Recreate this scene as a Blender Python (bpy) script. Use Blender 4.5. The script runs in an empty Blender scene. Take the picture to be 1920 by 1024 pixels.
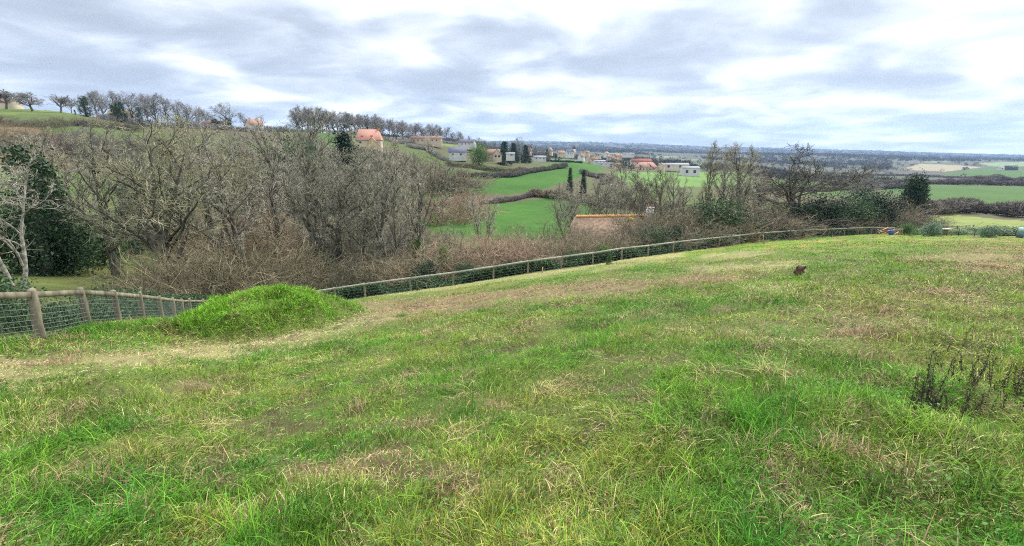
import bpy, math
import numpy as np
from mathutils import Vector

# ------------------------------------------------------------------ camera, sky, sun
SC = bpy.context.scene
COL = SC.collection
F = 900.0                       # focal length in photo pixels (1920 wide)
PITCH = math.atan((512 - 283) / F)
CP, SP = math.cos(PITCH), math.sin(PITCH)

cam_d = bpy.data.cameras.new('camera')
cam_d.sensor_width = 36.0
cam_d.lens = 36.0 * F / 1920.0
cam_d.clip_start = 0.05
cam_d.clip_end = 60000.0
cam = bpy.data.objects.new('camera', cam_d)
COL.objects.link(cam)
cam.location = (0, 0, 0)
cam.rotation_euler = (math.pi / 2 - PITCH, 0, 0)
SC.camera = cam

SUN_EL, SUN_AZ = math.radians(42), math.radians(44)      # azimuth to the right of the view
SUN_DIR = Vector((math.sin(SUN_AZ) * math.cos(SUN_EL), math.cos(SUN_AZ) * math.cos(SUN_EL), math.sin(SUN_EL)))
sun_d = bpy.data.lights.new('sun', 'SUN')
sun_d.energy = 3.1
sun_d.angle = math.radians(10)
sun_d.color = (1.0, 0.95, 0.87)
sun = bpy.data.objects.new('sun', sun_d)
COL.objects.link(sun)
sun.rotation_euler = SUN_DIR.to_track_quat('Z', 'Y').to_euler()

W = bpy.data.worlds.new('World')
SC.world = W
W.use_nodes = True


def build_world():
    nt = W.node_tree
    nt.nodes.clear()
    N = nt.nodes.new
    L = nt.links.new
    out = N('ShaderNodeOutputWorld')
    sky = N('ShaderNodeTexSky')
    sky.sky_type = 'NISHITA'
    sky.sun_disc = False
    sky.sun_elevation = SUN_EL
    sky.sun_rotation = SUN_AZ
    bg1 = N('ShaderNodeBackground'); bg1.inputs[1].default_value = 0.09
    L(sky.outputs[0], bg1.inputs[0])
    tc = N('ShaderNodeTexCoord')
    sep = N('ShaderNodeSeparateXYZ'); L(tc.outputs['Generated'], sep.inputs[0])

    def m(op, a, b=None, c=None):
        n = N('ShaderNodeMath'); n.operation = op
        for i, v in enumerate((a, b, c)):
            if v is None: continue
            if isinstance(v, (int, float)): n.inputs[i].default_value = v
            else: L(v, n.inputs[i])
        return n.outputs[0]
    zc = m('MAXIMUM', sep.outputs[2], 0.0)
    den = m('ADD', zc, 0.15)
    px = m('DIVIDE', sep.outputs[0], den)
    py = m('DIVIDE', sep.outputs[1], den)
    cmb = N('ShaderNodeCombineXYZ'); L(px, cmb.inputs[0]); L(py, cmb.inputs[1])
    n1 = N('ShaderNodeTexNoise'); n1.inputs['Scale'].default_value = 1.75
    n1.inputs['Detail'].default_value = 8; n1.inputs['Roughness'].default_value = 0.47
    n1.inputs['Distortion'].default_value = 0.35
    L(cmb.outputs[0], n1.inputs['Vector'])
    mp = N('ShaderNodeMapping'); mp.inputs['Location'].default_value = (2, 14, 0); L(cmb.outputs[0], mp.inputs[0])
    mp1 = N('ShaderNodeMapping'); mp1.inputs['Location'].default_value = (11, 4, 2); L(cmb.outputs[0], mp1.inputs[0]); L(mp1.outputs[0], n1.inputs['Vector'])
    n2 = N('ShaderNodeTexNoise'); n2.inputs['Scale'].default_value = 0.5
    n2.inputs['Detail'].default_value = 3; L(mp.outputs[0], n2.inputs['Vector'])
    s = m('ADD', m('MULTIPLY', n1.outputs['Fac'], 0.68), m('MULTIPLY', n2.outputs['Fac'], 0.32))
    # brighter towards the veiled sun
    dot = N('ShaderNodeVectorMath'); dot.operation = 'DOT_PRODUCT'
    L(tc.outputs['Generated'], dot.inputs[0]); dot.inputs[1].default_value = SUN_DIR
    gl = m('POWER', m('MAXIMUM', dot.outputs['Value'], 0.0), 7.0)
    s2 = m('ADD', m('SUBTRACT', s, 0.022), m('MULTIPLY', gl, 0.065))
    cr = N('ShaderNodeValToRGB')
    e = cr.color_ramp.elements
    e[0].position = 0.36; e[0].color = (0.375, 0.41, 0.47, 1)
    e[1].position = 0.59; e[1].color = (0.93, 0.93, 0.94, 1)
    for p, c in ((0.43, (0.44, 0.48, 0.55, 1)), (0.485, (0.56, 0.60, 0.67, 1)), (0.535, (0.70, 0.735, 0.785, 1))):
        k = e.new(p); k.color = c
    L(s2, cr.inputs[0])
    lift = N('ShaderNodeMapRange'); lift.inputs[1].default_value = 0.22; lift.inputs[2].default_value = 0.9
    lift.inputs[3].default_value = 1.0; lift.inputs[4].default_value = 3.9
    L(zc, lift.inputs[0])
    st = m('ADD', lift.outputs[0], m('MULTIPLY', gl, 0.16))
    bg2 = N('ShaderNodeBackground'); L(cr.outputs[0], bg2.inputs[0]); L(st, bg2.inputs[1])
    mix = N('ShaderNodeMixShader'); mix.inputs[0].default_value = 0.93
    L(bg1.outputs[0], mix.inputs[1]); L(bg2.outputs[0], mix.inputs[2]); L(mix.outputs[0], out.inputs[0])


build_world()
vs = SC.view_settings
SC.display_settings.display_device = 'sRGB'
vs.view_transform = 'Standard'
vs.look = 'None'
vs.exposure = 0.54
vs.gamma = 1.0
vs.use_curve_mapping = False
SC.cycles.max_bounces = 6
SC.cycles.diffuse_bounces = 3
SC.cycles.transmission_bounces = 3
SC.cycles.volume_bounces = 0
SC.cycles.transparent_max_bounces = 4
SC.cycles.use_denoising = False
SC.cycles.sample_clamp_indirect = 3.0
SC.cycles.sample_clamp_direct = 8.0
SC.cycles.filter_width = 1.1
SC.cycles.use_adaptive_sampling = False


# ------------------------------------------------------------------ pixel <-> space helpers (photo pixels)
def kv(v):
    y = -(np.asarray(v, float) - 512) / F
    return (-SP + CP * y) / (CP + SP * y)


def sx(u, v):
    y = -(np.asarray(v, float) - 512) / F
    return (np.asarray(u, float) - 960) / F / (CP + SP * y)


def pix(X, Y, Z):
    d = Y * CP - Z * SP
    yy = (Y * SP + Z * CP) / d
    return 960 + F * X / d, 512 - F * yy


RNG = np.random.default_rng(7)


def hash2(ix, iy, seed):
    h = (ix.astype(np.int64) * 374761393 + iy.astype(np.int64) * 668265263 + seed * 974634777) & 0xFFFFFFFF
    h = ((h ^ (h >> 13)) * 1274126177) & 0xFFFFFFFF
    h = (h ^ (h >> 16)) & 0xFFFFFFFF
    return h / 4294967295.0


def vnoise(x, y, seed=0):
    x = np.asarray(x, float); y = np.asarray(y, float)
    ix = np.floor(x); iy = np.floor(y)
    fx = x - ix; fy = y - iy
    fx = fx * fx * (3 - 2 * fx); fy = fy * fy * (3 - 2 * fy)
    a = hash2(ix, iy, seed); b = hash2(ix + 1, iy, seed); c = hash2(ix, iy + 1, seed); d = hash2(ix + 1, iy + 1, seed)
    return (a * (1 - fx) + b * fx) * (1 - fy) + (c * (1 - fx) + d * fx) * fy


def fbm(x, y, seed=0, o=4):
    t = 0; amp = 0.5; n = 0
    for i in range(o):
        t = t + amp * vnoise(x * 2 ** i + 13.7 * i, y * 2 ** i - 7.3 * i, seed + i); n += amp; amp *= 0.5
    return t / n


# ------------------------------------------------------------------ mesh helpers
class MB:
    """collects vertices and faces for ONE mesh"""
    def __init__(self):
        self.V = []; self.F = []; self.n = 0; self.C = []; self.M = []

    def add(self, V, faces, col=None, mi=0):
        V = np.asarray(V, np.float32).reshape(-1, 3)
        faces = np.asarray(faces, np.int64)
        self.V.append(V)
        self.F.append(faces + self.n)
        self.M.append(np.full(len(faces), mi, np.int32))
        if col is not None:
            self.C.append(np.broadcast_to(np.asarray(col, np.float32), (len(V), 3)))
        self.n += len(V)
        return self

    def box(self, c, d, rz=0.0, mi=0):
        x, y, z = np.array(d, float) / 2
        P = np.array([(a * x, b * y, e * z) for a in (-1, 1) for b in (-1, 1) for e in (-1, 1)])
        if rz:
            cc, ss = math.cos(rz), math.sin(rz)
            P = np.stack([P[:, 0] * cc - P[:, 1] * ss, P[:, 0] * ss + P[:, 1] * cc, P[:, 2]], 1)
        return self.add(P + np.array(c, float), [(0, 1, 3, 2), (4, 6, 7, 5), (0, 4, 5, 1), (2, 3, 7, 6), (0, 2, 6, 4), (1, 5, 7, 3)], mi=mi)

    def tube(self, pts, rads, k=6, cap=True, mi=0):
        V, Fq = tubes(np.asarray(pts, float)[None], np.asarray(rads, float)[None], k)
        self.add(V, Fq, mi=mi)
        if cap:
            n = len(V)
            self.n -= 0
            base = self.n - n
            self.F.append(np.array([[base + n - k + i for i in range(k)]], np.int64)); self.M.append(np.full(1, mi, np.int32))
            self.F.append(np.array([[base + k - 1 - i for i in range(k)]], np.int64)); self.M.append(np.full(1, mi, np.int32))
        return self

    def mesh(self, name, mats, smooth=False):
        me = bpy.data.meshes.new(name)
        V = np.concatenate(self.V)
        me.vertices.add(len(V)); me.vertices.foreach_set('co', V.astype(np.float32).ravel())
        lt = np.concatenate([np.full(len(f), f.shape[1], np.int32) for f in self.F])
        lv = np.concatenate([f.ravel() for f in self.F]).astype(np.int32)
        ls = np.concatenate([[0], np.cumsum(lt)[:-1]]).astype(np.int32)
        me.loops.add(len(lv)); me.loops.foreach_set('vertex_index', lv)
        me.polygons.add(len(lt)); me.polygons.foreach_set('loop_start', ls)
        try: me.polygons.foreach_set('loop_total', lt)
        except Exception: pass
        if not isinstance(mats, (list, tuple)): mats = [mats]
        for m in mats: me.materials.append(m)
        if len(mats) > 1: me.polygons.foreach_set('material_index', np.concatenate(self.M))
        if smooth: me.polygons.foreach_set('use_smooth', np.ones(len(lt), bool))
        if self.C:
            a = me.color_attributes.new('col', 'FLOAT_COLOR', 'POINT')
            C = np.concatenate(self.C)
            a.data.foreach_set('color', np.concatenate([C, np.ones((len(C), 1), np.float32)], 1).astype(np.float32).ravel())
        me.update(calc_edges=True)
        return me


def tubes(P, R, k):
    """P (N,m,3) polylines, R (N,m) radii -> verts, quads"""
    P = np.asarray(P, float); N, m, _ = P.shape
    D = np.empty_like(P)
    D[:, 1:-1] = P[:, 2:] - P[:, :-2]; D[:, 0] = P[:, 1] - P[:, 0]; D[:, -1] = P[:, -1] - P[:, -2]
    D /= np.linalg.norm(D, axis=2, keepdims=True) + 1e-9
    ref = np.where(np.abs(D[:, :1, 2:3]) > 0.9, np.array([1.0, 0, 0]), np.array([0, 0, 1.0]))
    A = np.cross(D, ref); A /= np.linalg.norm(A, axis=2, keepdims=True) + 1e-9
    B = np.cross(D, A)
    th = np.arange(k) * 2 * math.pi / k
    V = P[:, :, None] + R[:, :, None, None] * (A[:, :, None] * np.cos(th)[:, None] + B[:, :, None] * np.sin(th)[:, None])
    idx = np.arange(N * m * k).reshape(N, m, k)
    a = idx[:, :-1]; b = idx[:, 1:]
    Fq = np.stack([a, np.roll(a, -1, 2), np.roll(b, -1, 2), b], -1).reshape(-1, 4)
    return V.reshape(-1, 3), Fq


def obj(name, me, parent=None, loc=None, rz=0.0):
    o = bpy.data.objects.new(name, me)
    COL.objects.link(o)
    if parent is not None: o.parent = parent
    if loc is not None: o.location = loc
    if rz: o.rotation_euler = (0, 0, rz)
    return o


def tag(o, label=None, cat=None, group=None, kind=None):
    if label: o['label'] = label
    if cat: o['category'] = cat
    if group: o['group'] = group
    if kind: o['kind'] = kind
    return o


def empty(name, loc, label, cat, group=None, rz=0.0, scale=None):
    o = bpy.data.objects.new(name, None)
    COL.objects.link(o)
    o.location = loc; o.rotation_euler = (0, 0, rz)
    o.empty_display_size = 0.2
    if scale is not None: o.scale = scale
    return tag(o, label, cat, group)


# ------------------------------------------------------------------ materials
def mat(name, rough=0.9, spec=0.2):
    m = bpy.data.materials.new(name); m.use_nodes = True
    b = m.node_tree.nodes['Principled BSDF']
    b.inputs['Roughness'].default_value = rough
    b.inputs['Specular IOR Level'].default_value = spec
    return m, m.node_tree, b


def noise_mat(name, c1, c2, scale=3.0, rough=0.9, detail=5, rnd=0.0, bump=0.0, coords='Object', stretch=None, c3=None, island=0.0, transl=0.0, spec=0.2):
    m, nt, b = mat(name, rough, spec)
    N = nt.nodes.new; L = nt.links.new
    tc = N('ShaderNodeTexCoord')
    vec = tc.outputs[coords]
    if stretch:
        mp = N('ShaderNodeMapping'); mp.inputs['Scale'].default_value = stretch; L(vec, mp.inputs[0]); vec = mp.outputs[0]
    n = N('ShaderNodeTexNoise'); n.inputs['Scale'].default_value = scale; n.inputs['Detail'].default_value = detail
    n.inputs['Roughness'].default_value = 0.62
    L(vec, n.inputs['Vector'])
    cr = N('ShaderNodeValToRGB'); e = cr.color_ramp.elements
    e[0].position = 0.34; e[0].color = (*c1, 1); e[1].position = 0.66; e[1].color = (*c2, 1)
    if c3: k = e.new(0.74); k.color = (*c3, 1)
    L(n.outputs['Fac'], cr.inputs[0])
    colr = cr.outputs[0]
    def vary(src, amt, colr):
        hs = N('ShaderNodeHueSaturation')
        mr = N('ShaderNodeMapRange'); mr.inputs[3].default_value = 1 - amt; mr.inputs[4].default_value = 1 + amt
        L(src, mr.inputs[0]); L(mr.outputs[0], hs.inputs['Value'])
        mr2 = N('ShaderNodeMapRange'); mr2.inputs[3].default_value = 0.5 + amt * 0.06; mr2.inputs[4].default_value = 0.5 - amt * 0.06
        L(src, mr2.inputs[0]); L(mr2.outputs[0], hs.inputs['Hue'])
        L(colr, hs.inputs['Color'])
        return hs.outputs[0]
    if rnd:
        oi = N('ShaderNodeObjectInfo'); colr = vary(oi.outputs['Random'], rnd, colr)
    if island:
        g = N('ShaderNodeNewGeometry'); colr = vary(g.outputs['Random Per Island'], island, colr)
    L(colr, b.inputs['Base Color'])
    if bump:
        bp = N('ShaderNodeBump'); bp.inputs['Strength'].default_value = bump; bp.inputs['Distance'].default_value = 0.05
        L(n.outputs['Fac'], bp.inputs['Height']); L(bp.outputs[0], b.inputs['Normal'])
    if transl:
        t = N('ShaderNodeBsdfTranslucent'); L(colr, t.inputs[0])
        mx = N('ShaderNodeMixShader'); mx.inputs[0].default_value = transl
        L(b.outputs[0], mx.inputs[1]); L(t.outputs[0], mx.inputs[2]); L(mx.outputs[0], nt.nodes['Material Output'].inputs[0])
    return m


def attr_mat(name, rough=0.8, transl=0.0, noise=0.0, nscale=8.0, bump=0.0, spec=0.25):
    m, nt, b = mat(name, rough, spec)
    N = nt.nodes.new; L = nt.links.new
    a = N('ShaderNodeVertexColor'); a.layer_name = 'col'
    c = a.outputs[0]
    if noise:
        tc = N('ShaderNodeTexCoord')
        vals = []
        for sc_, dt in ((nscale, 6), (nscale * 0.02, 5)):
            n = N('ShaderNodeTexNoise'); n.inputs['Scale'].default_value = sc_; n.inputs['Detail'].default_value = dt
            n.inputs['Roughness'].default_value = 0.7
            L(tc.outputs['Object'], n.inputs['Vector']); vals.append(n.outputs['Fac'])
        ad = N('ShaderNodeMath'); ad.operation = 'ADD'; L(vals[0], ad.inputs[0]); L(vals[1], ad.inputs[1])
        mr = N('ShaderNodeMapRange'); mr.inputs[1].default_value = 0.6; mr.inputs[2].default_value = 1.4
        mr.inputs[3].default_value = 1 - noise; mr.inputs[4].default_value = 1 + noise
        L(ad.outputs[0], mr.inputs[0])
        hs = N('ShaderNodeHueSaturation'); L(mr.outputs[0], hs.inputs['Value']); L(c, hs.inputs['Color']); c = hs.outputs[0]
        if bump:
            bp = N('ShaderNodeBump'); bp.inputs['Strength'].default_value = bump; bp.inputs['Distance'].default_value = 0.06
            L(vals[0], bp.inputs['Height']); L(bp.outputs[0], b.inputs['Normal'])
    L(c, b.inputs['Base Color'])
    if transl:
        t = N('ShaderNodeBsdfTranslucent'); L(c, t.inputs[0])
        mx = N('ShaderNodeMixShader'); mx.inputs[0].default_value = transl
        L(b.outputs[0], mx.inputs[1]); L(t.outputs[0], mx.inputs[2]); L(mx.outputs[0], nt.nodes['Material Output'].inputs[0])
    return m


M = {}
M['ground'] = attr_mat('ground_cover', 0.95, noise=0.35, nscale=9.0, bump=0.35, spec=0.1)
M['grass'] = attr_mat('grass_blades', 0.6, transl=0.20, spec=0.12)
M['bark'] = noise_mat('bark', (0.034, 0.031, 0.022), (0.19, 0.178, 0.135), 2.5, rnd=0.25, bump=0.4, c3=(0.11, 0.13, 0.05))
M['twig'] = noise_mat('twigs', (0.18, 0.168, 0.125), (0.45, 0.415, 0.315), 1.2, rnd=0.25, island=0.4)
M['twig_olive'] = noise_mat('olive_twigs', (0.18, 0.17, 0.10), (0.46, 0.425, 0.265), 1.2, rnd=0.15, island=0.4)
M['twig_far'] = noise_mat('far_twigs', (0.19, 0.18, 0.165), (0.34, 0.32, 0.295), 1.0, rnd=0.12, island=0.4)
M['twig_brown'] = noise_mat('brown_twigs', (0.115, 0.10, 0.058), (0.285, 0.245, 0.145), 1.4, rnd=0.2, island=0.6)
M['twig_red'] = noise_mat('red_twigs', (0.19, 0.14, 0.09), (0.39, 0.29, 0.185), 1.4, rnd=0.2, island=0.5)
M['twig_purple'] = noise_mat('purple_twigs', (0.075, 0.062, 0.05), (0.17, 0.142, 0.115), 1.4, rnd=0.2, island=0.5)
M['bush_olive'] = noise_mat('olive_bush_twigs', (0.085, 0.08, 0.048), (0.22, 0.20, 0.125), 1.2, rnd=0.15, island=0.6)
M['twig_hedge'] = noise_mat('hedge_twigs', (0.115, 0.10, 0.085), (0.23, 0.20, 0.165), 1.4, island=0.5)
M['pale_bark'] = noise_mat('pale_bark', (0.09, 0.085, 0.06), (0.42, 0.40, 0.34), 3.0, bump=0.2)
M['ivy'] = noise_mat('ivy_leaves', (0.018, 0.045, 0.015), (0.05, 0.10, 0.03), 1.0, rough=0.5, rnd=0.25, island=0.5, transl=0.2, spec=0.35)
M['conifer'] = noise_mat('conifer_needles', (0.012, 0.03, 0.016), (0.03, 0.06, 0.03), 1.0, rough=0.7, rnd=0.2, island=0.5)
M['leaf_green'] = noise_mat('shrub_leaves', (0.04, 0.10, 0.02), (0.11, 0.20, 0.045), 1.0, rough=0.5, rnd=0.2, island=0.5, transl=0.25)
M['leaf_grey'] = noise_mat('grey_green_leaves', (0.10, 0.16, 0.09), (0.22, 0.30, 0.19), 1.0, rough=0.7, island=0.4)
M['bramble'] = noise_mat('bramble_leaves', (0.02, 0.05, 0.02), (0.075, 0.13, 0.05), 1.0, rough=0.55, rnd=0.2, island=0.6, transl=0.2)
M['bracken'] = noise_mat('bracken', (0.13, 0.075, 0.05), (0.27, 0.16, 0.10), 1.0, island=0.5)
M['wood'] = noise_mat('weathered_wood', (0.10, 0.09, 0.06), (0.27, 0.235, 0.165), 3.0, stretch=(1, 1, 0.25), bump=0.35, rnd=0.15)
M['wood_rail'] = noise_mat('weathered_rail', (0.23, 0.225, 0.18), (0.44, 0.43, 0.35), 7.0, bump=0.3)
M['wood_dark'] = noise_mat('dark_wood', (0.03, 0.028, 0.025), (0.08, 0.07, 0.06), 3.0, bump=0.3)
M['wire'] = noise_mat('galvanised_wire', (0.20, 0.21, 0.21), (0.34, 0.35, 0.35), 6.0, rough=0.5)
M['dead_stem'] = noise_mat('dead_stems', (0.025, 0.019, 0.016), (0.085, 0.064, 0.05), 20.0, island=0.5)
M['straw'] = noise_mat('straw', (0.30, 0.20, 0.11), (0.50, 0.36, 0.20), 8.0, island=0.4)


# ------------------------------------------------------------------ the lie of the land
M_S = np.array([-2.6, -1.3, -1.05, -.935, -.867, -.812, -.767, -.738, -.70, -.62, -.45, -.32, -.22, -.127, -.04, .034, .105, .172, .233, .29, .343, .392, .438, .481, .522, .597, .669, .725, .78, .9, 1.05, 1.3, 2.6])
M_V = np.array([.24, .25, .257, .260, .270, .280, .291, .300, .305, .305, .290, .270, .257, .244, .231, .220, .211, .203, .193, .186, .180, .175, .171, .1665, .163, .159, .1555, .1525, .1505, .1535, .1565, .158, .158])
FY_S = np.array([-2.6, -1.6, -1.3, -1.048, -.935, -.867, -.812, -.767, -.738, -.70, -.62, -.45, -.32, -.22, -.127, -.04, .034, .105, .172, .233, .29, .343, .392, .438, .481, .522, .56, .597, .669, .725, .78, 1.1, 2.6])
FY_V = np.array([5.0, 6.5, 8.3, 10.8, 13.4, 15.8, 18.8, 22.7, 27.5, 34, 41, 41.3, 41.5, 42, 42.5, 43.5, 44.7, 46, 47.5, 49.3, 51.5, 54, 56.5, 59.3, 62.3, 65.5, 69, 73, 79, 84, 88, 90, 90.])


def m_of(s): return np.interp(s, M_S, M_V)
def fence_y(s): return np.interp(s, FY_S, FY_V)


PROFILES = [
    (-500, [(22, 600), (45, 545), (65, 500), (110, 390), (160, 295), (220, 235), (300, 192), (420, 200), (700, 215), (9000, 240)]),
    (0, [(22, 605), (45, 547), (65, 502), (110, 400), (160, 305), (220, 245), (300, 198), (420, 206), (700, 220), (9000, 245)]),
    (150, [(30, 605), (46, 560), (65, 512), (110, 420), (160, 325), (220, 258), (300, 208), (430, 214), (800, 226), (9000, 250)]),
    (300, [(36, 592), (50, 572), (68, 525), (110, 440), (160, 350), (230, 280), (310, 236), (450, 238), (900, 246), (9000, 255)]),
    (450, [(46, 590), (55, 568), (72, 530), (110, 455), (160, 375), (230, 300), (330, 243), (460, 243), (900, 252), (9000, 258)]),
    (600, [(47, 560), (56, 545), (75, 510), (115, 455), (170, 375), (240, 305), (300, 270), (370, 248), (480, 250), (9000, 262)]),
    (700, [(48, 550), (58, 535), (80, 500), (120, 450), (180, 375), (250, 300), (290, 271), (420, 254), (560, 255), (9000, 263)]),
    (800, [(48, 540), (60, 520), (85, 482), (125, 440), (200, 385), (300, 342), (380, 316), (440, 292), (500, 266), (640, 260), (9000, 264)]),
    (880, [(49, 528), (62, 506), (90, 468), (130, 432), (200, 390), (300, 345), (400, 319), (450, 300), (520, 285), (620, 272), (800, 270), (9000, 267)]),
    (960, [(50, 515), (70, 485), (95, 458), (130, 428), (200, 396), (300, 354), (420, 322), (520, 303), (620, 298), (800, 297), (1500, 291), (3000, 284), (5500, 274), (8500, 265)]),
    (1060, [(52, 500), (70, 478), (100, 452), (140, 425), (210, 390), (330, 340), (480, 312), (600, 303), (700, 301), (1000, 299), (1600, 293), (3000, 285), (5500, 276), (8500, 266)]),
    (1150, [(54, 488), (72, 476), (90, 471), (130, 436), (200, 392), (350, 342), (600, 317), (800, 310), (1100, 303), (1600, 295), (3000, 286), (5500, 278), (8500, 269)]),
    (1350, [(64, 460), (78, 450), (110, 428), (160, 400), (300, 362), (500, 338), (700, 326), (1000, 315), (1600, 304), (2600, 296), (3300, 289), (4200, 291), (5500, 286), (8500, 276)]),
    (1550, [(86, 440), (110, 425), (150, 408), (220, 385), (330, 366), (520, 351), (700, 341), (1000, 330), (1600, 316), (2400, 306), (3200, 290.5), (4000, 293), (5500, 290), (8500, 281.5)]),
    (1750, [(94, 437), (110, 428), (150, 414), (205, 402), (260, 385), (400, 362), (560, 350), (820, 339), (1300, 324), (1900, 311), (3000, 301), (5500, 295), (8500, 287)]),
    (1920, [(94, 442), (112, 432), (160, 418), (230, 405), (290, 388), (420, 364), (600, 352), (850, 340), (1300, 324), (1900, 311), (3000, 303), (5500, 298), (8500, 292)]),
    (2600, [(94, 442), (112, 432), (160, 418), (230, 405), (290, 388), (420, 364), (600, 352), (850, 340), (1300, 324), (1900, 311), (3000, 305), (5500, 301), (8500, 298)]),
]
NS, NY = 760, 400
S_G = np.linspace(-2.4, 2.4, NS)
LY = np.linspace(math.log(0.3), math.log(12000.0), NY)
YG = np.exp(LY)


def build_height():
    ps = np.array([float(sx(u, 350)) for u, _ in PROFILES])
    K = np.empty((NS, NY))
    prof = []
    for (u, kn), s0 in zip(PROFILES, ps):
        fy = float(fence_y(s0))
        kn = [q for q in kn if q[0] > fy * 1.04]
        prof.append((np.log([q[0] for q in kn]), kv([q[1] for q in kn])))
    for i, s in enumerate(S_G):
        fy = float(fence_y(s)); mm = float(m_of(s))
        near = -1.6 / YG - mm
        # two neighbouring profiles
        j = int(np.clip(np.searchsorted(ps, s) - 1, 0, len(ps) - 2))
        t = float(np.clip((s - ps[j]) / (ps[j + 1] - ps[j]), 0, 1))
        kf = -1.6 / fy - mm
        cols = []
        for q in (j, j + 1):
            lx, kk = prof[q]
            keep = lx > math.log(fy * 1.08)
            lx2 = np.concatenate([[math.log(fy)], lx[keep]]); kk2 = np.concatenate([[kf], kk[keep]])
            cols.append(np.interp(LY, lx2, kk2))
        far = cols[0] * (1 - t) + cols[1] * t
        K[i] = np.where(YG <= fy, near, far)
    # smooth what lies beyond the fence
    Ks = K.copy()
    ker = np.exp(-0.5 * (np.arange(-5, 6) / 2.2) ** 2); ker /= ker.sum()
    pad = np.pad(Ks, ((5, 5), (0, 0)), 'edge')
    Ks = sum(ker[a] * pad[a:a + NS] for a in range(11))
    pad = np.pad(Ks, ((0, 0), (5, 5)), 'edge')
    Ks = sum(ker[a] * pad[:, a:a + NY] for a in range(11))
    fyy = fence_y(S_G)[:, None]
    w = np.clip((np.log(YG)[None] - np.log(fyy)) / 0.12, 0, 1)
    K = K * (1 - w) + Ks * w
    return K * YG[None]


H = build_height()
XG = S_G[:, None] * YG[None]
YY = np.broadcast_to(YG[None], (NS, NY))
INSIDE = (YY < fence_y(S_G)[:, None])
MOUND = (-9.2, 17.3)


def mound_h(X, Y):
    a = math.radians(46)
    dx, dy = X - MOUND[0], Y - MOUND[1]
    p = (dx * math.cos(a) + dy * math.sin(a))
    q = (-dx * math.sin(a) + dy * math.cos(a))
    p = p / np.where(p < 0, 4.7, 4.5); q = q / 3.0
    r = np.sqrt(p * p + q * q) + 0.42 * (fbm(X * .45, Y * .45, 51, 3) - .5)
    t = np.clip(1 - r, 0, 1)
    t = 1 - (1 - t) ** 2.1
    return (1.52 - .62 * np.clip(-p, 0, 1)) * t * t * (3 - 2 * t) * (0.60 + 0.55 * fbm(X * .8, Y * .8, 57, 3) + .18 * fbm(X * 2.4, Y * 2.4, 58, 2))


def relief(X, Y):
    near = (fbm(X * 1.0, Y * 1.0, 3, 3) - .5) * 0.22 + (fbm(X * 2.7, Y * 2.7, 9, 2) - .5) * 0.16 + (fbm(X * .25, Y * .25, 5, 2) - .5) * 0.35 * np.clip(Y / 6, 0, 1)
    return near * np.clip((fence_y(X / Y) - Y) / 10 + .15, .15, 1)


H = H + np.where(INSIDE, relief(XG, YY) + mound_h(XG, YY), (fbm(XG * .06, YY * .06, 21, 3) - .5) * np.clip(YY * .012, 0, 2.0))
# wooded crests ripple a little on the far ridge
H = H + np.where(YY > 2500, (fbm(XG * .0022, YY * .0008, 31, 4) - .5) * 30 * np.clip((YY - 2500) / 4000, 0, 1), 0)


def ground(X, Y):
    X = np.asarray(X, float); Y = np.asarray(Y, float)
    fi = np.clip((X / Y - S_G[0]) / (S_G[1] - S_G[0]), 0, NS - 1.001)
    fj = np.clip((np.log(Y) - LY[0]) / (LY[1] - LY[0]), 0, NY - 1.001)
    i = fi.astype(int); j = fj.astype(int); a = fi - i; b = fj - j
    return (H[i, j] * (1 - a) + H[i + 1, j] * a) * (1 - b) + (H[i, j + 1] * (1 - a) + H[i + 1, j + 1] * a) * b


def spot(u, Y, v=300):
    """ground point in photo column u at forward distance Y"""
    X = float(sx(u, v)) * Y
    return X, Y, float(ground(X, Y))


def height_to(v, Y, z):
    return float(kv(v)) * Y - z


def holes(X, Y):
    """worn spots where dead thatch and earth show between the tufts"""
    return np.clip((.75 * fbm(X * 3.0, Y * 3.0, 111, 3) + .25 * fbm(X * .6, Y * .6, 112, 2) - .535) * 11, 0, 1)


# ---- dry and green patches of the meadow (a pattern of the ground itself)
def strip(X, Y, pts, wu, wv):
    """closeness 0..1 to a polyline given in photo pixels"""
    Z = -1.6 - m_of(X / Y) * Y
    u, v = pix(X, Y, Z)
    best = np.zeros_like(X)
    for (u0, v0), (u1, v1) in zip(pts[:-1], pts[1:]):
        ax, ay = (u1 - u0) / wu, (v1 - v0) / wv
        bx, by = (u - u0) / wu, (v - v0) / wv
        t = np.clip((bx * ax + by * ay) / (ax * ax + ay * ay + 1e-9), 0, 1)
        d = np.hypot(bx - t * ax, by - t * ay)
        best = np.maximum(best, np.exp(-d ** 2.4))
    return best


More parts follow.
